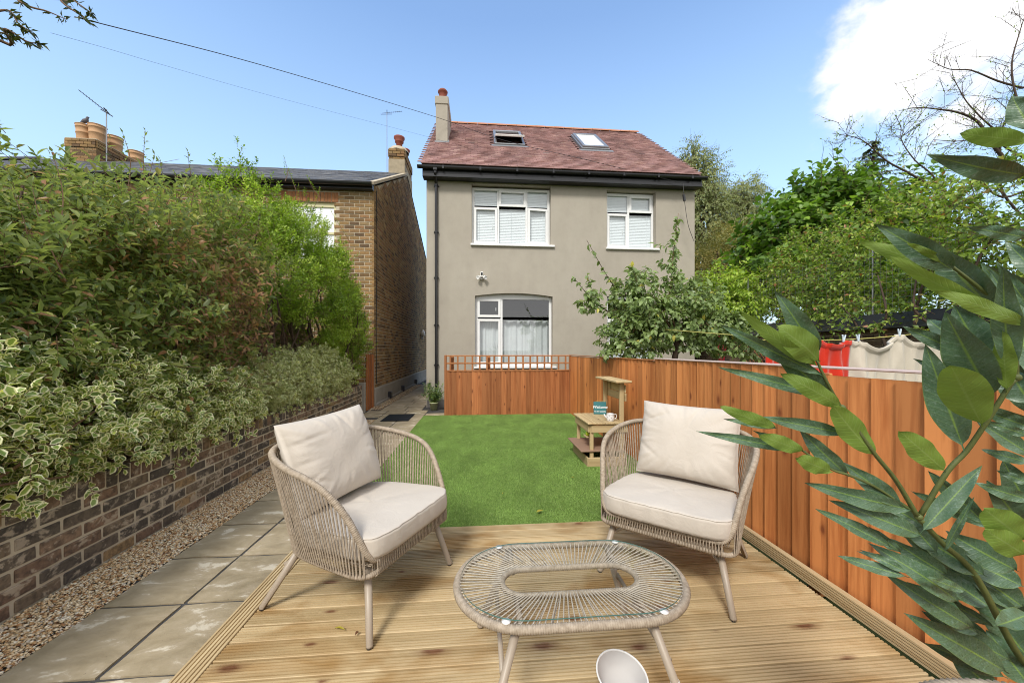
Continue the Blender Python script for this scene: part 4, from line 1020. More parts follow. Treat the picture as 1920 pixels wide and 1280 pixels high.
for i, (x, z) in enumerate(((3.04, 1.395), (3.56, 1.395), (3.88, 1.41), (4.05, 1.415), (4.54, 1.475), (5.03, 1.51))):
    pe_ = B()
    for s_ in (-1, 1):
        Mx = Matrix.Translation((x, TY-.02, z)) @ Matrix.Rotation(s_*.22+.1*(i % 3-1), 4, 'Y')
        pe_.cbox(-.006+s_*.007, .006+s_*.007, -.006, .006, -.03, .05, .002, M=Mx)
    lb_ = ['pale peg holding the hidden left corner of the red towel', 'pale peg on the red towel where it dips', 'pale peg at the right corner of the red towel', 'pale peg at the left corner of the cream towel', 'pale peg at the raised middle of the cream towel', 'pale peg at the right end of the cream towel'][i]
    pe_.make('clothes_peg', M['peg'], label=lb_, cat='clothes peg', group='pegs on the washing line')

# ------------------------------------------------------------------ play kitchen bench and what stands on it
kb = empty('play_bench', (1.4, 4.35, 0), 'small pale timber potting bench with a raised back shelf against the fence', 'bench')
def kpart(name, *q, c=.004, mat='kitchen', tint=0., Mx=None):
    b = B(); b.cbox(*q, c, t=tint, M=Mx); return b.make(name, M[mat], kb)
kx0, kx1, ky0, ky1 = 1.20, 1.63, 4.06, 4.64
M['kitchen_y'] = wood('pressure_treated_pine_long', (.36, .25, .12), (.56, .43, .23), 1, knots=9., ring=22., var=.15)
for j, (xa, xb) in enumerate(((1.185, 1.285), (1.288, 1.388), (1.391, 1.491), (1.494, 1.60))): kpart('plank', xa, xb, ky0-.035, ky1+.03, .470, .490, mat='kitchen_y', tint=j*.23)
kpart('apron', kx0+.03, kx1+.02, ky0-.018, ky0, .375, .462); kpart('apron', kx0, kx0+.018, ky0+.0, ky1, .375, .462, mat='kitchen_y'); kpart('apron', kx0+.03, kx1, ky1, ky1+.018, .375, .462)
for (x, y_) in ((kx0+.02, ky0+.0), (kx0+.02, ky1-.035)): kpart('leg', x, x+.04, y_, y_+.035, .05, .468, mat='kitchen_z')
for y_ in (ky0, ky1-.035): kpart('post', kx1-.07, kx1-.02, y_, y_+.035, .05, .93, mat='kitchen_z')
kpart('shelf_board', kx0-.09, kx1-.02, ky0-.02, ky1+.02, .165, .183, mat='ply')
kpart('base_board', kx0+.0, kx1, ky0-.03, ky0-.008, .004, .105); kpart('base_board', kx0-.02, kx0, ky0-.03, ky1+.02, .004, .105, mat='kitchen_y'); kpart('base_board', kx0, kx1, ky1, ky1+.02, .004, .105)
kpart('back_board', kx1-.018, kx1, ky0-.02, ky1+.02, .72, .81, mat='kitchen_y'); kpart('back_board', kx1-.018, kx1, ky0-.01, ky1+.01, .815, .90, mat='kitchen_y', tint=.4)
kpart('top_shelf', kx1-.15, kx1+.035, ky0-.09, ky1+.06, .932, .955, mat='kitchen_y', Mx=Matrix.Identity(4))
# welcome sign leaning at the back
sgn = empty('welcome_sign', (1.50, 4.62, .49), 'teal sign with white Welcome lettering leaning on the potting bench', 'sign')
SM = Matrix.Translation((1.495, 4.555, .491)) @ Matrix.Rotation(R_(-12), 4, 'Z') @ Matrix.Rotation(R_(-10), 4, 'X')
b = B(); b.cbox(-.078, .078, 0, .010, 0, .155, .002, M=SM); b.make('board', M['sign'], sgn)
def text(s, size, loc, Mx, mat, parent, name='lettering', shear=0.0, ext=.0006, align='CENTER', bold=0.):
    cu = bpy.data.curves.new(name, 'FONT'); cu.body = s; cu.size = size; cu.align_x = align; cu.extrude = ext; cu.shear = shear; cu.offset = bold; cu.resolution_u = 3
    t = bpy.data.objects.new(name, cu); sc.collection.objects.link(t); bpy.context.view_layer.update()
    me = bpy.data.meshes.new_from_object(t); bpy.data.objects.remove(t); me.materials.clear(); me.materials.append(mat)
    me.transform(Mx @ Matrix.Translation(loc) @ Matrix.Rotation(R_(90), 4, 'X')); me.transform(Matrix.Translation(-org(parent)))
    o = bpy.data.objects.new(name, me); return link(o, parent)
text('Welcome', .046, (0, -.001, .075), SM, M['ink'], sgn, shear=.25, bold=.0010)
text('TO MY GARDEN', .019, (0, -.001, .028), SM, M['ink'], sgn, bold=.0006)
b = B(); V, F = tube([tuple(SM @ Vector(p_)) for p_ in ((-.05, .004, .155), (-.03, .004, .168), (.03, .004, .168), (.05, .004, .155))], .0015, 4); b.add(V, F); b.make('string', M['line'], sgn)
# spotted jug
jg = empty('spotted_jug', (1.49, 4.13, .49), 'small white jug with grey spots standing on the potting bench', 'jug')
J0 = (1.475, 4.13, .491); prof = [(0, 0), (.040, 0), (.043, .004), (.046, .03), (.045, .06), (.041, .078), (.043, .081), (.039, .081), (.037, .07), (.040, .03), (.036, .01), (0, .008)]
b = B(); b.lathe(prof, J0, 28); b.make('body', M['china'], jg, smooth=True)
b = B(); b.tube([(J0[0]-.04, J0[1]-.005, J0[2]+.025), (J0[0]-.06, J0[1]-.008, J0[2]+.05), (J0[0]-.078, J0[1]-.01, J0[2]+.078)], [.012, .010, .007], 10); b.make('spout', M['china'], jg, smooth=True)
b = B(); b.tube(spline([(J0[0]+.042, J0[1], J0[2]+.072), (J0[0]+.068, J0[1], J0[2]+.070), (J0[0]+.073, J0[1], J0[2]+.045), (J0[0]+.06, J0[1], J0[2]+.025), (J0[0]+.042, J0[1], J0[2]+.018)], 5), .0045, 8); b.make('handle', M['china'], jg, smooth=True)
for (th, z) in ((-2.7, .05), (-2.1, .02), (-2.2, .065), (-1.7, .042), (-1.25, .02), (-1.2, .065), (-.8, .045), (-.4, .022), (-.5, .068)):
    Mx = Matrix.Translation((J0[0], J0[1], J0[2]+z)) @ Matrix.Rotation(th, 4, 'Z') @ Matrix.Translation((.0452, 0, 0)) @ Matrix.Rotation(R_(90), 4, 'Y')
    b = B(); b.lathe([(0, .0015), (.0045, .001), (.005, 0)], (0, 0, 0), 10, M=Mx); b.make('spot', M['dot'], jg)
def sphere(c, r, n=16):
    V = []; F = []
    for j in range(1, n):
        for i in range(2*n): a_, p_ = math.pi*i/n, math.pi*j/n; V.append((c[0]+r*math.sin(p_)*math.cos(a_), c[1]+r*math.sin(p_)*math.sin(a_), c[2]+r*math.cos(p_)))
    k = len(V); V += [(c[0], c[1], c[2]+r), (c[0], c[1], c[2]-r)]; m = 2*n
    for j in range(n-2):
        for i in range(m): F.append((j*m+i, (j+1)*m+i, (j+1)*m+(i+1) % m, j*m+(i+1) % m))
    for i in range(m): F.append((k, i, (i+1) % m)); F.append((k+1, (n-2)*m+(i+1) % m, (n-2)*m+i))
    return V, F
V, F = sphere((1.235, 4.20, .335), .026); obj('tennis_ball', V, F, M['ball'], None, smooth=True, label='yellow-green ball tucked under the top of the potting bench', cat='ball')
b = B(); b.cbox(1.205, 1.30, 4.15, 4.28, .295, .309, .003); b.make('ledge', M['kitchen_y'], kb)

# ------------------------------------------------------------------ rope furniture
RIMH = [(0, -.385, .775), (.14, -.375, .775), (.25, -.335, .772), (.33, -.265, .766), (.378, -.17, .752), (.402, -.06, .731), (.404, .04, .708), (.395, .12, .672), (.376, .18, .617), (.355, .23, .545), (.338, .27, .465), (.322, .298, .40), (.302, .312, .365), (.272, .318, .346), (.20, .32, .342), (0, .32, .342)]
half = spline(RIMH, 6)
rimP = half+[(-u, v, z) for u, v, z in half[::-1][1:-1]]
def resample(P, step, closed):
    P = [np.array(p) for p in P]; Q = P+[P[0]] if closed else P; out = [Q[0]]; acc_ = 0
    for a_, c_ in zip(Q, Q[1:]):
        L_ = np.linalg.norm(c_-a_); 
        while acc_+L_ >= step: a_ = a_+(c_-a_)*((step-acc_)/L_); L_ = np.linalg.norm(c_-a_); acc_ = 0; out.append(a_)
        acc_ += L_
    if closed and np.linalg.norm(out[-1]-out[0]) < step*.5: out.pop()
    return out
def wrapped(P, r, pitch, closed=True, n=9):
    Q = resample(P, pitch/3, closed); rr_ = [r*(1.06 if i % 3 else .90)*(1+random.uniform(-.012, .012)) for i in range(len(Q))]
    return tube(Q, rr_, n, caps=not closed, closed=closed)
RINGH = [(0, -.255, .290), (.12, -.250, .290), (.215, -.225, .290), (.275, -.17, .290), (.305, -.08, .290), (.322, .05, .290), (.333, .18, .290), (.336, .25, .290), (.322, .297, .290), (.285, .318, .290), (.18, .322, .290), (0, .322, .290)]
halfr = spline(RINGH, 6); ringP = halfr+[(-u, v, z) for u, v, z in halfr[::-1][1:-1]]
def arc(P):
    s_ = [0]
    for a_, c_ in zip(P, P[1:]): s_.append(s_[-1]+math.dist(a_[:2], c_[:2]))
    return np.array(s_), np.array(P)
def sample(sa, t): s_, P = sa; q = t*s_[-1]; return np.array([np.interp(q, s_, P[:, i]) for i in range(3)])
rimA = arc([p for p in half if not (p[1] > .30)]); ringA = arc([p for p in halfr if not (p[1] > .305 and p[0] < .32)])
def pillow(w_, h, t, seed, nx=64, ny=48, wr=.006):
    r5 = random.Random(seed); ph = [r5.uniform(0, 6.28) for _ in range(12)]; V = []; F = []
    for side in (1, -1):
        for j in range(ny):
            for i in range(nx):
                u, v = -1+2*i/(nx-1), -1+2*j/(ny-1)
                a_ = (1-abs(u)**3.2)**.5*(1-abs(v)**3.2)**.5
                pin = 1-.045*(1-abs(v)**2)*abs(u)**4; pin2 = 1-.05*(1-u*u)*abs(v)**4
                x, y_ = u*w_/2*pin, v*h/2*pin2
                e = max(abs(u), abs(v)); c_ = math.sqrt(u*u+v*v)
                th = math.atan2(v, u)
                wk = wr*max(0, e-.35)**1.3*(math.sin(th*15+ph[0]+3*u)+.8*math.sin(th*27+ph[1]+4*v)+.5*math.sin(th*41+ph[2]))*min(1, (1-e)*5+.12)
                wk += wr*.55*math.sin(7*u+3*v+ph[3])*math.sin(5*v-2*u+ph[4])*a_
                for q in range(3):      # a few sharp creases
                    cx_, cy_, an = [(.75, -.35), (-.5, .8), (.6, .55)][q]+(0,) if False else ((.75, -.35, .5), (-.2, .75, 1.3), (.65, .5, -.6))[q]
                    dd = (u-cx_)*math.sin(an+ph[5+q]*.1)-(v-cy_)*math.cos(an+ph[5+q]*.1); ll = (u-cx_)*math.cos(an)+(v-cy_)*math.sin(an)
                    wk -= .009*math.exp(-(dd/.035)**2-(ll/.28)**2)
                V.append((x, side*(t/2*a_+wk*(a_ > 0.02)), y_))
    for s_ in (0, 1):
        for j in range(ny-1):
            for i in range(nx-1):
                a_ = s_*nx*ny+j*nx+i; f = (a_, a_+1, a_+nx+1, a_+nx); F.append(f[::-1] if s_ == 0 else f)
    rim = [i for i in range(nx)]+[j*nx+nx-1 for j in range(1, ny)]+[(ny-1)*nx+i for i in range(nx-2, -1, -1)]+[j*nx for j in range(ny-2, 0, -1)]
    o_ = nx*ny; m_ = len(rim)
    for q in range(m_): F.append((rim[q], rim[(q+1) % m_], rim[(q+1) % m_]+o_, rim[q]+o_))
    return V, F
def seatpad(w0, w1, d, t, seed):
    """rounded box cushion, wider at the front (v positive)"""
    n = 96; V = []; F = []; r6 = random.Random(seed); ph = [r6.uniform(0, 6.28) for _ in range(6)]
    lev = [(.0, .965, .93), (.02, .99, 1), (.18, 1.0, 1), (.5, 1.006, 1), (.80, 1.0, 1), (.905, .998, 1), (.925, .986, 1), (.945, .998, 1), (.975, .990, 1), (1.0, .972, .97), (1.02, .93, .0), (1.035, .80, 0), (1.05, .6, 0), (1.055, .35, 0), (1.055, .02, 0)]
    for (h, s_, _) in lev:
        for i in range(n):
            a_ = 2*math.pi*i/n; ex = 5.5
            ca, sa = math.cos(a_), math.sin(a_); q = (abs(ca)**ex+abs(sa)**ex)**(-1/ex)
            u, v = ca*q, sa*q
            if v < 0: q2 = (abs(ca)**3.2+abs(sa)**3.2)**(-1/3.2); u, v = ca*q2*(.5*(1+v)+.5)+u*(.5-.5*(1+v)) if False else ca*q2, sa*q2
            wv = (w0+(w1-w0)*(v+1)/2)/2
            wk = .0022*(math.sin(a_*23+ph[0]+h*2)+math.sin(a_*41+ph[1]))*(1 if .1 < h < 1 else .3)
            V.append((u*wv*s_+u*wk, v*d/2*s_+v*wk, h*t+(.003*math.sin(u*5+ph[2])*math.cos(v*4+ph[3]) if h > 1 else 0)))
    for j in range(len(lev)-1):
        for i in range(n): F.append((j*n+i, j*n+(i+1) % n, (j+1)*n+(i+1) % n, (j+1)*n+i))
    F.append(tuple(range(n))[::-1]); F.append(tuple((len(lev)-1)*n+i for i in range(n)))
    return V, F
def make_chair(label):
    ch_ = empty('rope_armchair', (0, 0, 0), label, 'armchair', 'rope garden armchairs on the deck')
    k = dict(world=False)
    V, F = wrapped(rimP, .0145, .0085); obj('rim', V, F, M['cord'], ch_, smooth=True, **k)
    V, F = wrapped(ringP, .0115, .0085); obj('base_ring', V, F, M['cord'], ch_, smooth=True, **k)
    b = B(); N = 50
    for sgn in (-1, 1):
        for i in range(N):
            t = (i+.5)/N
            for dt in (-.0018, .0018):
                p_, q = sample(rimA, min(1, max(0, t+dt))), sample(ringA, min(1, max(0, t+dt*1.2)))
                if t > .96: p_ = p_+np.array([0, 0, .0])
                j_ = random.uniform(-.004, .004); out_ = np.array([p_[0]-q[0]*.0, p_[1], 0]); nrm = out_/(np.linalg.norm(out_)+1e-6)
                pts = [p_+nrm*.012, p_*.72+q*.28+nrm*(.010)+np.array([j_*.4, 0, 0]), p_*.4+q*.6+nrm*.010+np.array([j_*.5, 0, 0]), q+nrm*.012]
                pts = [(sgn*a_[0], a_[1], a_[2]) for a_ in pts]; b.tube(pts, .0028, 5, caps=False)
    obj('rope_strands', b.V, b.F, M['cord'], ch_, smooth=True, kind='stuff', **k)
    b = B()
    for i in range(44):       # front: short loops between rim and base ring
        u = -.285+.57*i/43; V1 = [(u, .334, .350), (u+.002, .337, .320), (u+.004, .336, .290), (u+.003, .322, .277)]
        b.tube(V1, .0029, 5, caps=False); b.tube([(u+.004, .306, .350), (u+.003, .308, .320), (u+.001, .309, .290)], .0026, 5, caps=False)
    for i in range(58):       # seat web running front to back
        u = -.31+.62*i/57; vb = -.25*(1-abs(u/.335)**3)-.0
        b.tube([(u, .32, .335), (u*.98, .1, .318), (u*.95, max(vb, -.24), .300)], .0027, 5, caps=False)
    obj('seat_web', b.V, b.F, M['cord'], ch_, smooth=True, kind='stuff', **k)
    for (u, v) in ((.33, .33), (-.33, .33), (.33, -.33), (-.33, -.33)):
        tu, tv = u*.80, (.262 if v > 0 else -.165)
        b = B(); b.tube([(u, v, .006), (u, v, .010), (tu, tv, .288)], [.0145, .0150, .0172], 14); o = obj('leg', b.V, b.F, M['shell_metal'], ch_, smooth=True, **k)
        b = B(); b.tube([(u, v, 0), (u, v, .008)], [.0125, .0148], 12); obj('foot', b.V, b.F, M['dark_metal'], o, **k)
    for (v, zt) in ((.285, .215), (-.235, .215)):
        u_ = .287; b = B(); b.tube([(-u_, v, zt), (-.16, v*.62, .272), (.16, v*.62, .272), (u_, v, zt)], .010, 10); obj('stretcher', b.V, b.F, M['shell_metal'], ch_, smooth=True, **k)
    b = B()
    for s_ in (-1, 1): b.tube([(s_*.26, .30, .283), (s_*.22, -.20, .283)], .009, 8)
    obj('seat_rail', b.V, b.F, M['shell_metal'], ch_, smooth=True, **k)
    return ch_
def copy_tree(o, parent=None):
    c = o.copy(); sc.collection.objects.link(c)
    if parent is not None: c.parent = parent
    for ch_ in list(o.children): copy_tree(ch_, c)
    return c
c1 = make_chair('left rope armchair with a slumped cream pillow, turned towards the coffee table')
c2 = copy_tree(c1); c2['label'] = 'right rope armchair with cream cushions against the orange fence'
c3 = copy_tree(c1); c3['label'] = 'third rope armchair whose woven rim just shows at the bottom edge'
for c_, loc, ang in ((c1, (-.62, 2.075), -26), (c2, (1.15, 2.12), -131), (c3, (.66, .068), -142)):
    c_.location = (loc[0], loc[1], .031); c_.rotation_euler = (0, 0, R_(ang-90))
def on_chair(loc, ang): return Matrix.Translation((loc[0], loc[1], .031)) @ Matrix.Rotation(R_(ang-90), 4, 'Z')
sp1 = seatpad(.60, .70, .63, .098, 2); sp2 = seatpad(.60, .70, .63, .098, 5)
def place(name, VF, Mx, mat, label, cat, group=None, parent=None, **k):
    o = bpy.data.objects.new(name, meshdata(name, VF[0], VF[1], mat, smooth=True)); link(o, parent); o.matrix_world = Mx; return info(o, label, cat, group)
for k_, (loc, ang, sd, lab, lab2, tw) in enumerate((((-.62, 2.075), -26, 3, 'square cream seat cushion on the left rope armchair', 'slumped cream back pillow leaning in the left rope armchair', (.018, .05, .03)), ((1.15, 2.12), -131, 8, 'cream seat cushion on the right rope armchair by the fence', 'creased cream back pillow upright in the right rope armchair', (-.026, -.02, .0)))):
    Mc = on_chair(loc, ang)
    place('seat_cushion', (sp1, sp2)[k_], Mc @ Matrix.Translation((0, .045, .352)) @ Matrix.Rotation(R_(1.0), 4, 'X'), M['fabric'], lab, 'cushion', 'cream seat cushions')
    place('back_pillow', pillow(.565 if k_ == 0 else .585, .475, .21, sd), Mc @ Matrix.Translation((tw[0], -.20, .462+.225)) @ Matrix.Rotation(tw[1], 4, 'Y') @ Matrix.Rotation(R_(19), 4, 'X'), M['fabric'], lab2, 'cushion', 'cream back pillows')
Mc = on_chair((.42, -.02), -100)
place('seat_cushion', seatpad(.60, .70, .63, .098, 9), Mc @ Matrix.Translation((0, .045, .352)), M['fabric'], 'seat cushion of the third armchair, out of view below the frame', 'cushion') if False else None

# coffee table
TX, TYc, TZ = .345, 1.413, .40
tb_ = empty('coffee_table', (TX, TYc, .031), 'oval glass-topped rope coffee table on the deck between the armchairs', 'table')
def stadium(a_, b_, n=160, z=0., p_=2.55):
    out = []
    for i in range(n):
        t = 2*math.pi*i/n; c_, s_ = math.cos(t), math.sin(t)
        q = (abs(c_)**p_+abs(s_)**p_)**(-1/p_) if False else 1
        # straight sides with round ends
        r = b_; L_ = a_-b_; per = 2*math.pi*r+4*L_; d_ = per*i/n
        if d_ < math.pi*r/2: th = d_/r; out.append((L_+r*math.cos(th), r*math.sin(th), z))
        elif d_ < math.pi*r/2+2*L_: out.append((L_-(d_-math.pi*r/2), r, z))
        elif d_ < 1.5*math.pi*r+2*L_: th = math.pi/2+(d_-math.pi*r/2-2*L_)/r; out.append((-L_+r*math.cos(th), r*math.sin(th), z))
        elif d_ < 1.5*math.pi*r+4*L_: out.append((-L_+(d_-1.5*math.pi*r-2*L_), -r, z))
        else: th = 1.5*math.pi+(d_-1.5*math.pi*r-4*L_)/r; out.append((L_+r*math.cos(th), r*math.sin(th), z))
    return out
k = dict(world=False)
AO, BO, AI, BI = .430, .248, .262, .082
V, F = wrapped(stadium(AO, BO, z=TZ-.012), .0145, .008); obj('outer_rim', V, F, M['cord'], tb_, smooth=True, **k)
V, F = wrapped(stadium(AI, BI, z=TZ-.016), .0115, .008); obj('inner_rim', V, F, M['cord'], tb_, smooth=True, **k)
b = B(); NS = 112; so, si = stadium(AO-.004, BO-.004, NS, TZ-.004), stadium(AI, BI, NS, TZ-.010)
si = stadium(AI, BI, NS, TZ-.008)
for i in range(NS):
    o_, n_ = Vector(so[i]), Vector(si[i]); off = Vector(si[(i+1) % NS])-n_
    b.tube([o_, n_+off*.25], .0026, 5, caps=False)
    if i % 3: continue
    o2 = Vector((o_.x, o_.y, TZ-.022)); b.tube([o2, Vector((n_.x, n_.y, TZ-.026))+off*.6], .0024, 5, caps=False)
obj('rope_strands', b.V, b.F, M['cord_lit'], tb_, smooth=True, kind='stuff', **k)
b = B(); O = stadium(AO-.012, BO-.012, 160, TZ+.0065); n = len(O); b.V = O+[(x, y_, z+.004) for x, y_, z in O]; b.F = [tuple(range(n))[::-1], tuple(range(n, 2*n))]; b.T = [0]*len(b.V)
gt = obj('glass_top', b.V, b.F, M['glass_clear'], tb_, **k)
obj('glass_edge', b.V, [(i, (i+1) % n, (i+1) % n+n, i+n) for i in range(n)], M['glass_edge'], gt, **k)
for (sx, sy) in ((-1, -1), (1, -1), (-1, 1), (1, 1)):
    b = B(); b.tube([(sx*.345, sy*.30, .005), (sx*.345, sy*.30, .01), (sx*.222, sy*.205, TZ-.02)], [.0125, .013, .0145], 14); lg = obj('leg', b.V, b.F, M['shell_metal'], tb_, smooth=True, **k)
    if (sx, sy) == (1, -1):
        p_ = Vector((.345, -.30, .01)).lerp(Vector((.222, -.205, .38)), .47); q_ = Vector((.345, -.30, .01)).lerp(Vector((.222, -.205, .38)), .50)
        b = B(); b.tube([p_, q_], .0150, 14); obj('tape_band', b.V, b.F, M['white_paint'], lg, **k)
    b = B(); b.tube([(sx*.215, sy*.235, TZ-.018), (sx*.215, sy*.07, TZ-.02)], .011, 10); obj('cross_bar', b.V, b.F, M['shell_metal'], tb_, smooth=True, **k)
    b = B(); b.lathe([(0, .0), (.014, .001), (.015, .004), (.0, .006)], (sx*.262, sy*.225, TZ+.0005), 14); obj('glass_pad', b.V, b.F, M['peg_clear'] if 'peg_clear' in M else M['china'], tb_, smooth=True, **k)
for s_ in (-1, 1):
    b = B(); b.tube([(s_*.275, -.235, .25), (s_*.275, .235, .25)], .009, 10); obj('stretcher', b.V, b.F, M['shell_metal'], tb_, smooth=True, **k)
# bowl on the deck under the table
BMx = Matrix.Translation((.507, 1.335, .034)) @ Matrix.Rotation(R_(13), 4, 'X') @ Matrix.Rotation(R_(4), 4, 'Y')
b = B(); b.lathe([(0, 0), (.045, 0), (.052, .004), (.075, .035), (.090, .072), (.093, .078), (.090, .080), (.086, .074), (.070, .036), (.046, .010), (0, .008)], (0, 0, .012), 40, M=BMx)
bo = b.make('bowl', M['bowl'], label='white plastic bowl tipped slightly on the deck by the table leg', cat='bowl', smooth=True)

V, F = tube([tuple(BMx @ Vector((.0905*math.cos(t), .0905*math.sin(t), .0905))) for t in np.linspace(0, 2*math.pi, 48, endpoint=False)], .0035, 8, False, True); obj('rim', V, F, M['white_paint'], bo, smooth=True)
# mat, potted plant
b = B(); b.cbox(-1.80, -1.30, 6.93, 7.62, .001, .012, .004); mt_ = b.make('door_mat', M['rubber'], label='black ribbed rubber mat lying across the pale paving slabs', cat='mat')
b = B()
for i in range(26): x = -1.785+.48*i/25; b.box(x-.004, x+.004, 6.95, 7.60, .0125, .016)
for i in range(20): y_ = 6.96+.63*i/19; b.box(-1.785, -1.315, y_-.003, y_+.003, .0122, .0145)
b.make('rib', M['rubber'], mt_, kind='stuff')
pt = empty('potted_plant', (-.99, 8.2, 0), 'leafy shrub in a pale green pot standing beside the black downpipe', 'potted plant')
b = B(); b.lathe([(0, .002), (.070, .002), (.085, .14), (.093, .142), (.096, .165), (.088, .166), (.082, .15), (0, .148)], (-.99, 8.16, 0), 28); b.make('pot', M['pot_lime'], pt, smooth=True)
b = B(); b.lathe([(.083, .145), (0, .152)], (-.99, 8.16, 0), 20); b.make('compost', M['soil'], pt)

# overhead wires
def wire(P, r, label):
    b = B(); b.tube(spline(P, 14), r, 4); return b.make('overhead_wire', M['cable'], label=label, cat='wire')
wire([at(140, 32, 4.0), at(500, 125, 6.2), at(812, 218, 9.4), at(940, 262, 8.6+.9), at(1100, 300, 8.75), at(1281, 344, 8.64)], .0055, 'thick black overhead wire crossing the sky to the house gutter corner')
wire([at(95, 62, 4.2), at(200, 91, 4.8), at(312, 124, 5.6), at(520, 183, 7.4), at(850, 270, 9.0), at(1042, 331, 8.55)], .0016, 'faint thin overhead wire below the thick one at upper left')
b = B(); b.tube(spline([at(1281, 344, 8.64), at(1283, 372, 8.62), at(1290, 420, 8.62), at(1301, 452, 8.72)], 6), .006, 5); dw = b.make('drop_wire', M['cable'], label='dangling cable with a black connector at the right corner of the house', cat='wire')
b = B(); b.tube([at(1282, 365, 8.60), at(1283.5, 377, 8.60)], .032, 8); b.make('connector', M['black_plastic'], dw)

# fallen leaves
def curl_leaf(c, L_, w_, a_, tint, label):
    V = []; n = 7
    for i in range(n):
        t = i/(n-1); ww = w_*math.sin(math.pi*min(1, t*.95+.03))**.8; z = .004+.006*math.sin(math.pi*t)
        for s_ in (-1, 0, 1): V.append((L_*(t-.5), s_*ww/2, z+(.004 if s_ else 0)))
    F = [f for i in range(n-1) for f in ((i*3, i*3+3, i*3+4, i*3+1), (i*3+1, i*3+4, i*3+5, i*3+2))]
    Mx = Matrix.Translation(c) @ Matrix.Rotation(a_, 4, 'Z'); V = [Mx @ Vector(v) for v in V]
    obj('fallen_leaf', V, F, M['dead_leaf'], None, tint=tint, smooth=True, label=label, cat='leaf', group='fallen leaves')
curl_leaf((.468, 2.905, .024), .06, .03, .5, 0., 'yellow fallen leaf on the lawn near the deck')
curl_leaf((-.631, 1.747, .033), .05, .012, -.3, .05, 'narrow yellow leaf on the deck behind the near leg of the left armchair')
curl_leaf((-.544, 1.712, .033), .02, .014, 1.0, 1., 'small brown leaf on the deck beside the left armchair leg')
for i, (x, y_) in enumerate(((.92, 3.65), (.2, 3.3), (.55, 6.2))): curl_leaf((x, y_, .022), .025, .012, i*1.3, .1, ('tiny pale leaf on the lawn in front of the potting bench', 'tiny yellow leaf on the lawn behind the left armchair', 'tiny yellow leaf far down the lawn by the trellis fence')[i])

# ------------------------------------------------------------------ foliage
def nrm(a): return a/(np.linalg.norm(a, axis=-1, keepdims=True)+1e-9)
def leafmesh(name, P, A, N, L_, W_, tint, mat, parent, shape='lance', fold=.22, curl=.12, **k):
    n = len(P); A = nrm(A); N = nrm(N-A*(N*A).sum(-1, keepdims=True)); S = np.cross(A, N)
    if shape == 'lance':
        tpl = [(0, 0, 0), (.42, -.5, 1), (.42, 0, 0), (.42, .5, 1), (1, 0, 0)]; F0 = [(0, 2, 1), (0, 3, 2), (1, 2, 4), (2, 3, 4)]; edge = None
    elif shape == 'tri':
        tpl = [(0, 0, 0), (.5, -.5, 1), (1, 0, 0), (.5, .5, 1)]; F0 = [(0, 2, 1), (0, 3, 2)]; edge = None
    else:
        tpl = [(0, 0, 0), (.25, -.42, 1), (.62, -.5, 1), (1, 0, 0), (.62, .5, 1), (.25, .42, 1), (.28, 0, 0), (.68, 0, 0)]
        F0 = [(0, 6, 1), (1, 6, 7), (1, 7, 2), (2, 7, 3), (3, 7, 4), (4, 7, 5), (5, 7, 6), (5, 6, 0)]; edge = [1, 1, 1, 1, 1, 1, 0, 0]
    m = len(tpl); T = np.array(tpl)
    L1, W1 = L_[:, None, None], W_[:, None, None]
    along, side, up = T[:, 0][None, :, None]*L1, T[:, 1][None, :, None]*W1, T[:, 2][None, :, None]*W1*fold-(T[:, 0][None, :, None]**2)*L1*curl
    V = P[:, None, :]+A[:, None, :]*along+S[:, None, :]*side+N[:, None, :]*up
    F = (np.array(F0)[None]+m*np.arange(n)[:, None, None]).reshape(-1, 3)
    return obj(name, V.reshape(-1, 3), F, mat, parent, tint=np.repeat(tint, m), edge=np.tile(edge, n) if edge else None, kind='stuff', **k)
def shell(blobs, n, depth=.3, rough=.16, freq=3.0, hole=None):
    ar = np.array([(b_[1][0]*b_[1][1]+b_[1][0]*b_[1][2]+b_[1][1]*b_[1][2]) for b_ in blobs]); ar = ar/ar.sum(); Ps = []; Ns = []
    for bi, (c, R) in enumerate(blobs):
        m = int(n*ar[bi]*1.5); c = np.array(c); R = np.array(R); d = nrm(rng.normal(size=(m, 3)))
        w_ = c*3.1+d*freq
        f = 1+rough*(np.sin(w_[:, 0]*2.1+w_[:, 2]*1.3)+np.sin(w_[:, 1]*2.7+w_[:, 0]*.9+1)+np.sin(w_[:, 2]*3.1-w_[:, 1]+2)+.6*np.sin(w_[:, 0]*6+w_[:, 1]*5)+.6*np.sin(w_[:, 2]*7-w_[:, 0]*4))*.5
        r = (1-depth*rng.uniform(size=m)**1.4)*f; p = c+d*R*r[:, None]; keep = np.ones(m, bool)
        for bj, (c2, R2) in enumerate(blobs):
            if bj != bi: keep &= (np.linalg.norm((p-np.array(c2))/np.array(R2), axis=1) > 1-depth)
        if hole is not None: keep &= ~hole(p)
        Ps.append(p[keep]); Ns.append(nrm(d/R)[keep])
    P, N = np.concatenate(Ps), np.concatenate(Ns); i = rng.permutation(len(P))[:n]; return P[i], N[i]
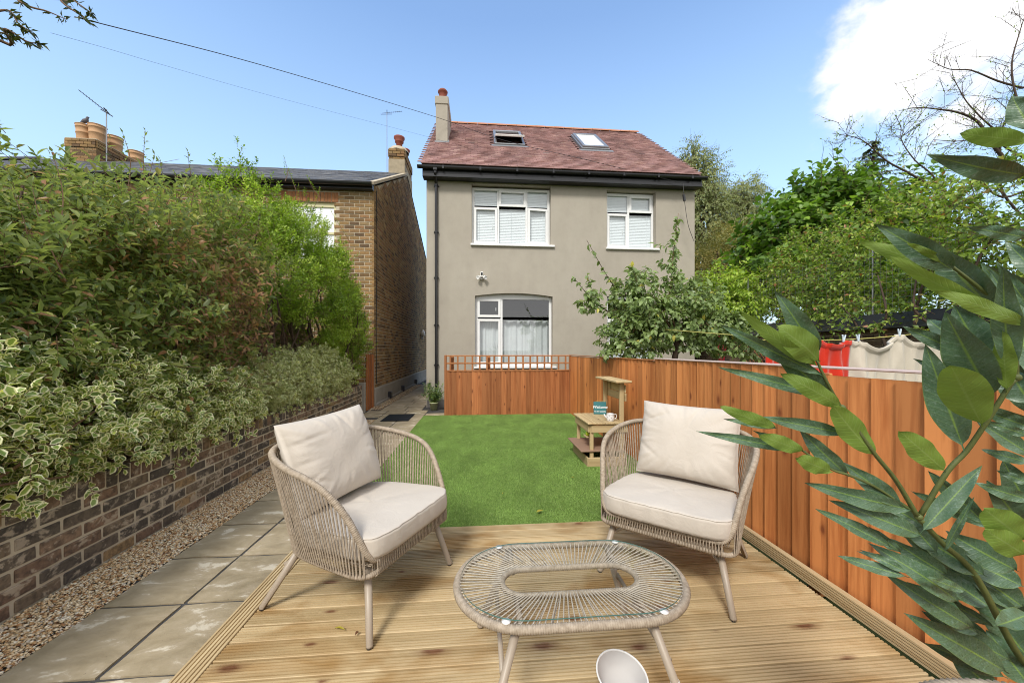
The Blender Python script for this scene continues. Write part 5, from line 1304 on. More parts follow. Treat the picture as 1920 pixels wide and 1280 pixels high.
def twigs(P, N, ln, k, up=.5, out_=.8, rnd=.5, spread=1.0, droop=0.):
    n = len(P); D = nrm(N*out_+np.array([0, 0, up])+rng.normal(size=(n, 3))*rnd); l = ln*rng.uniform(.5, 1.3, n)
    t = (np.arange(k)+.7)/k; T = np.tile(t, (n, 1))
    base = P[:, None]+D[:, None]*(l[:, None]*T)[..., None]; base[..., 2] -= droop*(T*l[:, None])**2
    ref = nrm(np.cross(D, np.array([.3, .2, .9]))); ref2 = np.cross(D, ref)
    az = (np.arange(k)*2.4)[None]+rng.uniform(0, 6.28, (n, 1)); phi = np.radians(75-35*T)*spread+rng.normal(size=(n, k))*.15
    pr_ = ref[:, None]*np.cos(az)[..., None]+ref2[:, None]*np.sin(az)[..., None]
    A = D[:, None]*np.cos(phi)[..., None]+pr_*np.sin(phi)[..., None]
    NN = nrm(np.array([0, 0, .9])+N[:, None]*.55+rng.normal(size=(n, k, 3))*.42)
    return base.reshape(-1, 3), A.reshape(-1, 3), NN.reshape(-1, 3), (P, P+D*l[:, None])
def stems(name, seg, r, mat, parent, **k):
    P, Q = seg; n = len(P); D = nrm(Q-P); a_ = nrm(np.cross(D, np.array([.31, .17, .93]))); b_ = np.cross(D, a_); V = []
    for j, (X, rr_) in enumerate(((P-D*.03, r), (Q, r*.5))):
        for i in range(3): th = 2.094*i; V.append(X+(a_*math.cos(th)+b_*math.sin(th))*(np.asarray(rr_)[:, None] if np.ndim(rr_) else rr_))
    V = np.stack(V, 1).reshape(-1, 3); F0 = np.array([(0, 1, 4), (0, 4, 3), (1, 2, 5), (1, 5, 4), (2, 0, 3), (2, 3, 5)])
    F = (F0[None]+6*np.arange(n)[:, None, None]).reshape(-1, 3)
    return obj(name, V, F, mat, parent, kind='stuff', **k)
def limb_tree(root, P0, targets, r0, mat, seed=1, name='branch', wob=.12):
    r7 = random.Random(seed); P0 = Vector(P0)
    for t in targets:
        t = Vector(t); pts = [P0]
        for i in range(1, 6):
            q = P0.lerp(t, i/5); q += Vector((r7.uniform(-1, 1), r7.uniform(-1, 1), r7.uniform(-.5, 1)))*wob*(0 if i == 5 else 1)*(t-P0).length*.4; pts.append(q)
        sp_ = spline([tuple(p) for p in pts], 3); n = len(sp_); V, F = tube(sp_, [r0*(1-.75*i/(n-1)) for i in range(n)], 7)
        obj(name, V, F, mat, root, smooth=True)
def clipt(m, s_, n): return np.clip(rng.normal(m, s_, n), 0, 1)

# --- big mixed shrub over the garden wall
def add_shoots(root, tips, ln, Lf, mat, name='shoot', k=16, green=M['twig']):
    """upright shoots sticking out of the top, each with its own leaves"""
    bp = []; 
    for tpt in tips:
        tip = np.array(tpt); dr = nrm(np.array([rng.normal()*.22, rng.normal()*.22, 1.])); base = tip-dr*ln*rng.uniform(.7, 1.3)
        pts = spline([tuple(base), tuple((base+tip)/2+rng.normal(size=3)*.02), tuple(tip)], 4); V, F = tube(pts, list(np.linspace(.005, .0015, len(pts))), 4); o = obj(name, V, F, green, root)
        t = np.linspace(.25, 1, k); q = base+(tip-base)*t[:, None]; az = np.arange(k)*2.4; A = np.stack([np.cos(az), np.sin(az), .7+0*az], -1); A[-3:] += np.array([0, 0, 1.2])
        leafmesh('shoot_leaves', q, A, np.array([0, 0, 1.])+rng.normal(size=(k, 3))*.4, Lf*rng.uniform(.6, 1.1, k), Lf*.36*rng.uniform(.8, 1.2, k), clipt(.4, .15, k), mat, o)
gapf = lambda P: (np.sin(P[:, 1]*8.3+P[:, 2]*3.1)+np.sin(P[:, 2]*10.1-P[:, 1]*4.7+P[:, 0]*3)+.8*np.sin(P[:, 1]*15.7-P[:, 2]*12.9+2)) > -1.3
hedge = empty('evergreen_shrub', (-3.0, 2.6, .02), 'tall dark evergreen shrub with reddish dead patches behind the garden wall', 'shrub')
hb = [((-3.15, 1.0, 1.10), (.85, .95, .72)), ((-3.1, 2.1, 1.30), (.88, .95, .93)), ((-3.05, 3.15, 1.50), (.84, .9, 1.20)), ((-3.0, 4.1, 1.65), (.74, .78, 1.24))]
hole = lambda p: ((p[:, 2] < .75) & (p[:, 0] > -2.45)) | ((p[:, 1] > 4.25) & (p[:, 2] < 2.0))
P, N = shell(hb, 8600, .42, .15, 3.6, hole=hole); kp = gapf(P); P, N = P[kp], N[kp]
cam_side = (N[:, 0] > -.45) | (N[:, 2] > .2) | (rng.uniform(size=len(P)) < .35); P, N = P[cam_side], N[cam_side]
b_, A, NN, seg = twigs(P, N, .13, 8, up=.35, rnd=.6); m = len(b_)
dead = np.exp(-((b_[:, 1]-3.9)/.45)**2-((b_[:, 2]-1.75)/.5)**2)*.9+.28*np.exp(-((b_[:, 1]-3.2)/.3)**2-((b_[:, 2]-2.15)/.25)**2)
tint = np.where(rng.uniform(size=m) < dead, rng.uniform(.76, 1, m), clipt(.38, .19, m)); tint = np.where(rng.uniform(size=m) < .05, rng.uniform(.78, 1, m), tint)
leafmesh('foliage', b_, A, NN, rng.uniform(.042, .088, m), rng.uniform(.018, .034, m), tint, M['leaf_hedge'], hedge, shape='round', fold=.3, curl=.2)
stems('twigs', seg, .0022, M['twig'], hedge)
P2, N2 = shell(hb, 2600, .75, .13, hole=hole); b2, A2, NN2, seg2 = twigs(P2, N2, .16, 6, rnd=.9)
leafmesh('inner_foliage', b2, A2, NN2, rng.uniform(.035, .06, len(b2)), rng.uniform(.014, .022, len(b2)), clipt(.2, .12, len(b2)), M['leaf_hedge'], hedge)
# bare tangled twigs in the dead patch
n = 650; Pd = np.stack([rng.uniform(-2.55, -2.2, n), np.minimum(rng.normal(3.8, .34, n), 4.25), rng.normal(1.62, .42, n)], -1); Dd = nrm(rng.normal(size=(n, 3))+np.array([.5, .1, .35])); Pd[:, 2] = np.clip(Pd[:, 2], .95, 2.7)
stems('dead_twigs', (Pd, Pd+Dd*rng.uniform(.06, .24, n)[:, None]), .0022, plain('dead_twig', (.30, .17, .11), .9, .2, .3), hedge)
for s_, (y_, x_) in enumerate(((1.2, -3.0), (2.3, -3.0), (3.3, -2.95), (4.1, -2.85))):
    limb_tree(hedge, (x_, y_, 0), [(x_+random.uniform(-.4, .5), y_+random.uniform(-.7, .7), random.uniform(1.7, 2.5)) for _ in range(5)], .026, M['bark'], s_)
def tops(pts, d): return [tuple(at(x, y_, d)) for x, y_ in pts]
add_shoots(hedge, [tuple(at(*q)) for q in ((98, 285, 2.3), (105, 330, 2.4), (230, 250, 3.1), (272, 245, 3.2), (290, 290, 3.2), (300, 300, 3.4), (352, 285, 3.6), (215, 330, 2.9), (160, 340, 2.6), (20, 350, 2.0), (60, 350, 2.1), (330, 330, 3.4))], .45, .045, M['leaf_hedge'])
# --- bright green shrub further along
gs = empty('green_shrub', (-2.95, 6.2, .02), 'bright green small-leaved shrub arching over the wall near the brick house', 'shrub')
gbl = [((-3.05, 5.25, 2.35), (.72, .85, 1.10)), ((-3.0, 6.25, 2.35), (.75, .95, 1.15)), ((-2.85, 7.1, 2.15), (.58, .70, 1.08)), ((-2.72, 7.7, 1.55), (.40, .45, .9)), ((-3.0, 6.6, 1.65), (.6, .7, .75))]
P, N = shell(gbl, 10500, .34, .24, 3.6, hole=lambda p: (p[:, 2] < 1.85+.2*np.sin(p[:, 1]*3)) & (p[:, 1] < 6.35) & (p[:, 0] > -3.45))
kp = ((N[:, 0] > -.4) | (N[:, 2] > .25) | (rng.uniform(size=len(P)) < .3)) & gapf(P); P, N = P[kp], N[kp]
b_, A, NN, seg = twigs(P, N, .13, 10, up=.7, rnd=.45); m = len(b_)
clump = .16*(np.sin(b_[:, 1]*5+b_[:, 2]*3)+np.sin(b_[:, 2]*7-b_[:, 0]*4))
leafmesh('foliage', b_, A, NN, rng.uniform(.034, .060, m), rng.uniform(.015, .025, m), np.clip(clipt(.5, .2, m)+clump, 0, 1), M['leaf_green'], gs)
stems('twigs', seg, .002, M['twig'], gs)
for s_, (y_, x_) in enumerate(((5.6, -3.0), (6.4, -2.95), (7.2, -2.8), (7.75, -2.68))):
    limb_tree(gs, (x_, y_, 0), [(x_+random.uniform(-.3, .45), y_+random.uniform(-.9, .7), random.uniform(1.5, 3.0)) for _ in range(6)], .028, M['bark'], 20+s_)
add_shoots(gs, [tuple(at(*q)) for q in ((425, 330, 4.8), (450, 345, 5.0), (488, 322, 5.4), (533, 295, 5.6), (540, 315, 5.7), (560, 345, 6.0), (600, 352, 6.3), (520, 340, 5.5), (575, 330, 6.0), (620, 395, 6.8), (655, 500, 7.6), (660, 520, 7.7))], .5, .035, M['leaf_green'], k=26)
# scruffy privet-like end piece with visible thin stems beside the brick corner
n = 110; yb_ = rng.uniform(7.35, 7.95, n); Pb = np.stack([rng.uniform(-2.75, -2.5, n), yb_, np.full(n, .5)], -1); Tb = Pb+np.stack([rng.normal(size=n)*.10, rng.normal(size=n)*.16, rng.uniform(.9, 2.3, n)], -1)
ps = empty('twiggy_shrub', (-2.6, 7.7, .02), 'thin twiggy shrub with sparse small leaves next to the orange side fence', 'shrub')
stems('stems', (Pb, Tb), np.full(n, .006), M['twig'], ps)
k = 34; t = rng.uniform(.12, 1, (n, k)); q = (Pb[:, None]+(Tb-Pb)[:, None]*t[..., None]+rng.normal(size=(n, k, 3))*.05).reshape(-1, 3); A = nrm(rng.normal(size=q.shape)+np.array([.4, 0, .4])); m = len(q)
leafmesh('foliage', q, A, rng.normal(size=q.shape)*.5+np.array([.2, -.2, .9]), rng.uniform(.025, .045, m), rng.uniform(.012, .019, m), clipt(.55, .22, m), M['leaf_green'], ps)

# --- variegated low shrubs spilling over the wall
def variegated(name, blobs, n, label, Lr, seedt, hole=None):
    r_ = empty(name, (blobs[0][0][0], blobs[0][0][1], .02), label, 'shrub')
    P, N = shell(blobs, int(n*1.15), .48, .22, 4.2, hole=hole); kp = ((N[:, 0] > -.5) | (rng.uniform(size=len(P)) < .3)) & gapf(P); P, N = P[kp], N[kp]
    b_, A, NN, seg = twigs(P, N, .11, 8, up=.25, rnd=.6); m = len(b_); t_ = clipt(.45, .22, m); t_ = np.where(rng.uniform(size=m) < .03, rng.uniform(.92, 1, m), np.minimum(t_, .88))
    leafmesh('foliage', b_, A, NN, rng.uniform(*Lr, m), rng.uniform(Lr[0]*.55, Lr[1]*.62, m), t_, M['leaf_vari'], r_, shape='round')
    stems('twigs', seg, .002, M['twig'], r_)
    return r_
vb = [((-2.52, .85, .95), (.42, .60, .42)), ((-2.50, 1.7, .93), (.40, .55, .44)), ((-2.48, 2.4, .88), (.38, .55, .42)), ((-2.48, 3.1, .82), (.34, .55, .34)), ((-2.50, 3.75, .80), (.30, .45, .30))]
v1 = variegated('variegated_shrub', vb, 4300, 'sprawling green and cream variegated shrub hanging over the near end of the wall', (.030, .064), 1)
vb2 = [((-2.56, 4.5, .82), (.34, .55, .30)), ((-2.60, 5.4, .88), (.36, .60, .38)), ((-2.60, 6.2, .90), (.34, .55, .40)), ((-2.62, 6.9, .78), (.30, .45, .28))]
variegated('variegated_shrub', vb2, 4600, 'paler fine-leaved variegated shrub on the far part of the garden wall', (.026, .042), 2)
for pts in (((-2.6, 1.0, .62), (-2.35, 1.7, .75), (-2.2, 2.4, .85)), ((-2.55, 1.9, .55), (-2.25, 1.95, .70), (-2.13, 2.3, .98)), ((-2.5, 1.4, .60), (-2.28, 1.9, .66), (-2.2, 2.2, .62)), ((-2.55, 2.6, .8), (-2.3, 2.9, .92), (-2.2, 3.5, 1.05))):
    V, F = tube(spline(pts, 6), list(np.linspace(.011, .005, 13)), 6); obj('branch', V, F, M['twig'], v1, smooth=True)
# tangle of branches in the dark hollow
hol = empty('bare_branches', (-3.0, 5.0, .02), 'tangle of bare grey branches in the dark hollow between the two tall shrubs', 'branches')
for s_ in range(16):
    y0 = random.uniform(4.5, 6.6); P0 = Vector((-3.0+random.uniform(-.2, .15), y0, random.uniform(.4, 1.2))); T_ = P0+Vector((random.uniform(-.2, .5), random.uniform(-.6, .6), random.uniform(.4, 1.1)))
    limb_tree(hol, P0, [T_, P0.lerp(T_, .6)+Vector((.2, random.uniform(-.4, .4), random.uniform(-.1, .3)))], .012, M['twig'] if s_ % 2 else M['bark'], 50+s_, wob=.5)
n = 500; Pd = np.stack([rng.uniform(-3.2, -2.6, n), rng.uniform(4.3, 6.8, n), rng.uniform(.9, 1.9, n)], -1); Dd = nrm(rng.normal(size=(n, 3)))
stems('fine_twigs', (Pd, Pd+Dd*rng.uniform(.08, .35, n)[:, None]), .003, M['twig'], hol)
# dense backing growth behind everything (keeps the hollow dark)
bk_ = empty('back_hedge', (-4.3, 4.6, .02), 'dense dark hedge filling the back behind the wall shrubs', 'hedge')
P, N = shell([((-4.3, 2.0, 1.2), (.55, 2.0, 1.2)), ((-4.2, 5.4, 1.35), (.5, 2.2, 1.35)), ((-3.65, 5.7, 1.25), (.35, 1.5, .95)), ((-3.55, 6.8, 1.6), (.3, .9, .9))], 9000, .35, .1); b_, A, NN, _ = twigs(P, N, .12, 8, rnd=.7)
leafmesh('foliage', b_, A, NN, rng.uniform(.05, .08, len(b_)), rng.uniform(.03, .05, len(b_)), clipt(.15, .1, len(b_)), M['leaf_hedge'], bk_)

# --- branch hanging in at top left, from a tree by the wall just out of view
ob = empty('overhanging_tree', (-3.4, .55, 0), 'tree whose narrow-leaved twigs hang into the top left corner of the view', 'tree')
V, F = tube(spline([(-3.5, .4, 0), (-3.45, .45, 1.6), (-3.5, .55, 3.0), (-3.3, .7, 3.9)], 5), list(np.linspace(.07, .04, 16)), 9); obj('trunk', V, F, M['bark'], ob, smooth=True)
def twig_line(pts, r0, r1, root, mat, n=6):
    sp_ = spline([tuple(p) for p in pts], n); V, F = tube(sp_, list(np.linspace(r0, r1, len(sp_))), 5); obj('branch', V, F, mat, root, smooth=True); return np.array(sp_)
br = [twig_line([(-3.4, .6, 3.6), at(-60, 40, 2.4), at(10, 55, 2.4), at(50, 78, 2.42), at(80, 82, 2.45)], .014, .002, ob, M['twig']),
      twig_line([(-3.4, .6, 3.7), at(-50, -60, 2.5), at(40, 5, 2.5), at(90, 22, 2.5), at(127, 38, 2.5)], .012, .002, ob, M['twig']),
      twig_line([(-3.3, .7, 3.9), at(60, -60, 2.5), at(115, 3, 2.5), at(150, 28, 2.5), at(176, 50, 2.5)], .010, .002, ob, M['twig']),
      twig_line([at(-40, 30, 2.3), at(15, 20, 2.4), at(35, 45, 2.4), at(60, 60, 2.4)], .008, .002, ob, M['twig']),
      twig_line([at(-40, 60, 2.3), at(5, 62, 2.4), at(22, 70, 2.4)], .006, .002, ob, M['twig']),
      twig_line([at(90, -40, 2.5), at(130, -5, 2.5), at(165, 20, 2.5), at(172, 25, 2.5)], .006, .002, ob, M['twig'])]
q = []; 
for bi, c_ in enumerate(br):
    c_ = c_[len(c_)//3:]; m_ = (44, 26, 34, 44, 20, 22)[bi]; idx = rng.uniform(0, len(c_)-1.01, m_); i0 = idx.astype(int); q.append(c_[i0]+(c_[i0+1]-c_[i0])*(idx-i0)[:, None])
q = np.concatenate(q); m = len(q); A = nrm(rng.normal(size=(m, 3))*.7+np.array([.25, .1, -.35]))
leafmesh('foliage', q, A, rng.normal(size=(m, 3)), rng.uniform(.035, .06, m), rng.uniform(.012, .019, m), clipt(.45, .25, m), M['leaf_olive'], ob)
P, N = shell([((-3.6, .1, 4.5), (1.0, 1.0, .6))], 500, .6, .2); b_, A, NN, seg = twigs(P, N, .2, 8)
leafmesh('crown', b_, A, NN, rng.uniform(.035, .06, len(b_)), rng.uniform(.012, .019, len(b_)), clipt(.45, .25, len(b_)), M['leaf_olive'], ob)

# --- potted shrub foliage
n = 46; P = np.array([-.99, 8.16, .14])+rng.normal(size=(n, 3))*np.array([.02, .02, .0]); T_ = P+nrm(rng.normal(size=(n, 3))*np.array([.5, .5, .2])+np.array([0, 0, 1]))*rng.uniform(.15, .55, n)[:, None]
stems('stems', (P, T_), .004, M['twig_green'], pt); k = 9; t = rng.uniform(.4, 1, (n, k)); q = (P[:, None]+(T_-P)[:, None]*t[..., None]).reshape(-1, 3); m = len(q)
leafmesh('leaves', q, nrm(rng.normal(size=(m, 3))+np.array([0, 0, .5])), rng.normal(size=(m, 3))*.4+np.array([0, -.3, 1]), rng.uniform(.06, .10, m), rng.uniform(.02, .032, m), clipt(.5, .25, m), M['leaf_pot'], pt)

# --- fruit tree behind the fence
ft = empty('fruit_tree', (2.75, 5.1, 0), 'fruit tree with tall whippy shoots rising behind the fence in front of the grey house', 'tree')
V, F = tube(spline([(2.75, 5.1, 0), (2.72, 5.1, .8), (2.78, 5.08, 1.35), (2.80, 5.1, 1.6)], 4), list(np.linspace(.05, .034, 13)), 9); obj('trunk', V, F, M['bark'], ft, smooth=True)
bpx = [[(1222, 650), (1235, 630), (1262, 600), (1300, 570), (1330, 545)], [(1222, 655), (1205, 625), (1185, 600), (1150, 590), (1110, 560), (1075, 520)], [(1230, 640), (1245, 590), (1258, 540), (1262, 480), (1272, 400)], [(1222, 650), (1200, 600), (1170, 560), (1140, 520), (1100, 450)],
       [(1240, 640), (1290, 620), (1340, 600), (1375, 590), (1395, 600)], [(1225, 650), (1190, 640), (1155, 650), (1135, 665)], [(1230, 645), (1215, 590), (1200, 545), (1185, 500)], [(1240, 635), (1290, 640), (1330, 655), (1380, 660)], [(1250, 620), (1262, 585), (1290, 545), (1298, 525)], [(1200, 600), (1165, 600), (1150, 560), (1155, 525)]]
LP = []; LA = []
for bi, pxs in enumerate(bpx):
    dd = 5.35+random.uniform(-.45, .25) if bi not in (3,) else 5.2
    pts = [Vector((2.80, 5.1, 1.5))]+[at(x, y_, 5.3+(dd-5.3)*(i/(len(pxs)-1))) for i, (x, y_) in enumerate(pxs) if i > 0]
    c_ = twig_line(pts, .020 if bi < 3 else .014, .003, ft, M['bark'] if bi % 2 else M['twig'])
    dens_ = (120, 60, 110, 40, 110, 110, 70, 110, 90, 90)[bi]; st = .3
    idx = rng.uniform(st*len(c_), len(c_)-1.01, dens_); i0 = idx.astype(int); q = c_[i0]+(c_[i0+1]-c_[i0])*(idx-i0)[:, None]; LP.append(q)
P, N = shell([(tuple(at(1260, 605, 5.3)), (.62, .5, .36)), (tuple(at(1185, 635, 5.2)), (.42, .4, .26)), (tuple(at(1335, 615, 5.4)), (.42, .4, .28)), (tuple(at(1200, 580, 5.2)), (.38, .35, .25)), (tuple(at(1310, 560, 5.4)), (.30, .3, .22)), (tuple(at(1175, 545, 5.2)), (.14, .14, .2)), (tuple(at(1258, 510, 5.3)), (.07, .08, .45)), (tuple(at(1205, 530, 5.2)), (.22, .12, .12)), (tuple(at(1110, 555, 5.2)), (.13, .1, .22)), (tuple(at(1400, 650, 5.4)), (.12, .2, .16))], 760, .6, .2)
b_, A, NN, seg = twigs(P, N, .16, 8, up=.1, out_=.7, rnd=.6); stems('twigs', seg, .003, M['twig'], ft)
q = np.concatenate(LP); LPn = q+rng.normal(size=q.shape)*.012; A2 = nrm(rng.normal(size=q.shape)*.8+np.array([0, -.1, -.35]))
b_ = np.concatenate([b_, LPn]); A = np.concatenate([nrm(A*.7+np.array([0, 0, -.35])), A2]); NN = np.concatenate([NN, rng.normal(size=q.shape)*.6+np.array([0, -.4, .6])]); m = len(b_)
leafmesh('foliage', b_, A, NN, rng.uniform(.055, .098, m), rng.uniform(.036, .056, m), np.where(rng.uniform(size=m) < .985, clipt(.45, .2, m)*.9, 1.), M['leaf_plum'], ft, shape='round', fold=.2, curl=.3)

# --- climbers over the mesh fence on the boundary wall
cl = empty('climbing_plant', (NX+.2, 4.5, 1.7), 'pale green climber with small yellowing leaves piled over the boundary wall fence', 'climber')
cb = [((6.0, 3.6, 2.65), (.75, 1.1, .80)), ((6.1, 5.3, 2.55), (.70, 1.1, .95)), ((6.2, 2.4, 2.85), (.8, 1.0, .95)), ((6.3, 6.6, 2.6), (.6, .8, .9)), ((6.2, 1.2, 2.9), (.9, .9, 1.0))]
P, N = shell(cb, 6600, .45, .32, 3.2); kp = np.sin(P[:, 1]*7+P[:, 2]*3)+np.sin(P[:, 2]*9-P[:, 0]*5+1)+.8*np.sin(P[:, 1]*13-P[:, 2]*11) > -.75; P, N = P[kp], N[kp]; kp = (N[:, 0] < .5) | (rng.uniform(size=len(P)) < .4); P, N = P[kp], N[kp]
P3 = np.stack([rng.uniform(5.3, 5.5, 140), rng.uniform(2.2, 6.2, 140), rng.uniform(1.45, 2.1, 140)], -1); P = np.concatenate([P, P3]); N = np.concatenate([N, np.tile([-1., 0, .2], (140, 1))])
b_, A, NN, seg = twigs(P, N, .24, 8, up=.15, rnd=.7, droop=.5); m = len(b_)
leafmesh('foliage', b_, nrm(A+np.array([0, 0, -.2])), NN, rng.uniform(.05, .085, m), rng.uniform(.028, .048, m), np.clip(clipt(.5, .24, m)+.12*np.sin(b_[:, 1]*4+b_[:, 2]*6), 0, 1), M['leaf_vine'], cl)
stems('twigs', seg, .003, M['twig'], cl)
for s_, (y_, t_) in enumerate(((4.15, [(5.35, 4.6, 2.3), (5.5, 4.0, 2.6)]), (3.75, [(5.35, 4.15, 2.2), (5.5, 3.5, 2.6)]), (4.05, [(5.3, 3.6, 1.9), (5.4, 5.2, 2.0)]))): limb_tree(cl, (5.42, y_, 0), t_, .035, M['bark'], 90+s_, 'trunk', .2)
# Virginia-creeper style mass to its left
cr = empty('creeper', (5.7, 8.6, 1.7), 'fresh green creeper hanging in swags left of the pale climber', 'climber')
P, N = shell([((5.65, 8.3, 2.35), (.55, 1.1, .75)), ((5.7, 9.6, 2.2), (.5, .9, .7))], 1700, .4, .2, 3.5); b_, A, NN, seg = twigs(P, N, .28, 8, up=-.2, rnd=.6, droop=.8); m = len(b_)
leafmesh('foliage', b_, nrm(A+np.array([0, 0, -.5])), NN, rng.uniform(.07, .11, m), rng.uniform(.035, .055, m), clipt(.6, .2, m), M['leaf_green'], cr)
stems('twigs', seg, .003, M['twig'], cr)
# broad-leaved tree
def pxblobs(L_): return [(tuple(at(x, y_, d)), (rx/FPX*d, ry_, rz/FPX*d)) for (x, y_, d, rx, ry_, rz) in L_]
hz_ = empty('broadleaf_tree', tuple(at(1560, 620, 9))[:2]+(0,), 'bushy broad-leaved tree with large fresh leaves behind the climbers', 'tree')
hbz = pxblobs([(1560, 440, 8.8, 75, 1.0, 80), (1480, 460, 8.8, 60, .9, 70), (1640, 425, 9, 75, 1.0, 55), (1500, 390, 8.8, 32, .6, 38), (1568, 375, 8.6, 26, .5, 48), (1440, 500, 9, 55, .8, 60), (1540, 530, 8.8, 120, .9, 60), (1660, 470, 9, 110, .9, 80)])
P, N = shell(hbz, 2100, .45, .34, 3.6); b_, A, NN, seg = twigs(P, N, .4, 9, up=.5, rnd=.5); m = len(b_)
leafmesh('crown', b_, nrm(A+np.array([0, 0, -.15])), NN, rng.uniform(.10, .17, m), rng.uniform(.085, .14, m), np.clip(clipt(.45, .2, m)+.15*np.sin(b_[:, 0]*3+b_[:, 2]*4), 0, 1), M['leaf_hazel'], hz_, shape='round', fold=.15, curl=.25)
stems('twigs', seg, .006, M['twig'], hz_); c0 = at(1560, 620, 9)
limb_tree(hz_, (c0.x, c0.y, 0), [tuple(at(x, y_, 8.9)) for x, y_ in ((1570, 380), (1500, 420), (1640, 380), (1450, 480), (1600, 470))], .07, M['bark'], 7, 'trunk')
# birches
for bi, (lab, bl_, cnt, seed) in enumerate((('tall pale birch rising just behind the right eaves of the grey house', [(1318, 420, 15, 42, 1.2, 110), (1300, 330, 15, 26, .8, 55), (1322, 370, 15, 22, .9, 50), (1292, 292, 15, 8, .4, 24)], 3600, 3), ('second rounded birch right of the house, separate against the sky', [(1388, 405, 16, 28, 1.1, 55), (1396, 362, 16, 22, .8, 24), (1370, 460, 16, 46, 1.1, 50), (1412, 420, 16, 14, .7, 36)], 3000, 4))):
    x_ = bl_[0][0]; base = at(x_, 700, bl_[0][2]); tr_ = empty('birch_tree', (base.x, base.y, 0), lab, 'tree', 'birches behind the house')
    P, N = shell(pxblobs(bl_), cnt, .6, .28, 4.5); b_, A, NN, seg = twigs(P, N, .45, 8, up=-.4, rnd=.4, droop=.7); m = len(b_)
    leafmesh('crown', b_, nrm(A*.6+np.array([0, 0, -.8])), NN, rng.uniform(.05, .09, m), rng.uniform(.035, .06, m), np.clip(clipt(.5, .22, m)+.15*np.sin(b_[:, 0]*2.4+b_[:, 2]*3.1), 0, 1), M['leaf_birch'], tr_, shape='tri')
    stems('twigs', seg, .004, M['twig'], tr_)
    limb_tree(tr_, (base.x, base.y, 0), [tuple(at(q[0]+random.uniform(-8, 8), q[1]-q[5]*.5, q[2])) for q in bl_]*2, .10, M['bark'], seed, 'trunk', .06)
yw = empty('yew_tree', tuple(at(1370, 700, 12.5))[:2]+(0,), 'brownish-green yew mass below the birches at the house corner', 'tree')
P, N = shell(pxblobs([(1345, 520, 12, 50, 1.0, 80), (1390, 500, 12.5, 60, 1.0, 75), (1330, 600, 11.5, 45, .8, 60), (1420, 470, 12.5, 45, .9, 40)]), 5200, .4, .2, 4); b_, A, NN, seg = twigs(P, N, .35, 9, up=.1, rnd=.6, droop=.4); m = len(b_)
leafmesh('crown', b_, A, NN, rng.uniform(.05, .09, m), rng.uniform(.014, .024, m), np.clip(clipt(.5, .2, m)+.15*np.sin(b_[:, 2]*5), 0, 1), M['leaf_brown'], yw, shape='tri'); base = at(1370, 700, 12.3)
limb_tree(yw, (base.x, base.y, 0), [tuple(at(x, y_, 12.3)) for x, y_ in ((1345, 470), (1400, 450), (1370, 520))], .10, M['bark'], 5, 'trunk')
# conifer
cf = empty('conifer_tree', tuple(at(1625, 700, 12))[:2]+(0,), 'dark drooping conifer whose tip stands clear against the cloud', 'tree'); D_ = 12.0
V, F = tube([at(1634, 700, D_), at(1634, 460, D_), at(1636, 330, D_), at(1638, 290, D_), at(1642, 262, D_)], [.12, .09, .05, .03, .01], 8); obj('trunk', V, F, M['bark'], cf, smooth=True)
SP = []; SQ = []
for lv in range(17):
    y_ = 268+lv*11.5; sp0 = (10+lv*6.0)/FPX*D_
    for i in range(9):
        th = rng.uniform(0, 6.28); c0 = at(1636+rng.uniform(-3, 3), y_+rng.uniform(-4, 4), D_); dirv = Vector((math.cos(th), math.sin(th), -.42+rng.uniform(-.1, .2))); ln = sp0*rng.uniform(.6, 1.15)
        e = c0+dirv*ln; SP.append(c0); SQ.append(e)
SP, SQ = np.array([tuple(v) for v in SP]), np.array([tuple(v) for v in SQ]); stems('branches', (SP, SQ), .012, M['bark'], cf)
k = 46; t = rng.uniform(.05, 1.05, (len(SP), k)); q = (SP[:, None]+(SQ-SP)[:, None]*t[..., None]); dv = nrm(SQ-SP); sd = nrm(np.cross(dv, [0, 0, 1.])); s_ = rng.choice([-1, 1], (len(SP), k)); A = nrm(dv[:, None]*.7+sd[:, None]*s_[..., None]*.8+np.array([0, 0, -.45]))
q = q.reshape(-1, 3); A = A.reshape(-1, 3); m = len(q); leafmesh('needles', q, A, np.tile([0, 0, 1.], (m, 1))+rng.normal(size=(m, 3))*.3, rng.uniform(.07, .16, m), rng.uniform(.014, .028, m), clipt(.5, .25, m), M['needle'], cf, shape='lance')

# --- nearly bare tree at the right edge
bt = empty('bare_tree', (8.6, 4.6, 0), 'almost leafless dark tree spreading twigs across the cloud at upper right', 'tree')
limbs = [[(1960, 470), (1910, 430), (1850, 400), (1815, 378), (1760, 355), (1700, 322), (1660, 300), (1615, 262), (1560, 250)],
         [(1960, 350), (1915, 330), (1860, 270), (1835, 230), (1800, 212), (1760, 205), (1720, 202), (1685, 208)],
         [(1960, 180), (1915, 165), (1870, 152), (1820, 132), (1780, 130), (1740, 112)],
         [(1975, 330), (1930, 235), (1905, 180), (1897, 120), (1912, 60), (1925, 20)],
         [(1905, 440), (1850, 450), (1800, 420), (1750, 395), (1700, 380), (1640, 372), (1590, 330), (1555, 288)],
         [(1930, 260), (1870, 245), (1820, 200), (1800, 170), (1785, 140)],
         [(1850, 415), (1780, 365), (1745, 325), (1715, 300), (1690, 262), (1700, 250)],
         [(1940, 360), (1880, 370), (1830, 340), (1790, 320), (1740, 310)],
         [(1930, 420), (1880, 360), (1875, 300), (1880, 240), (1890, 210), (1860, 180)],
         [(1930, 300), (1900, 285), (1865, 265), (1830, 262), (1790, 265), (1750, 262)]]
trunkP = [Vector((9.2, 4.4, 0)), Vector((9.0, 4.5, 1.8)), Vector((8.9, 4.5, 3.2)), at(1960, 440, 8.2)]
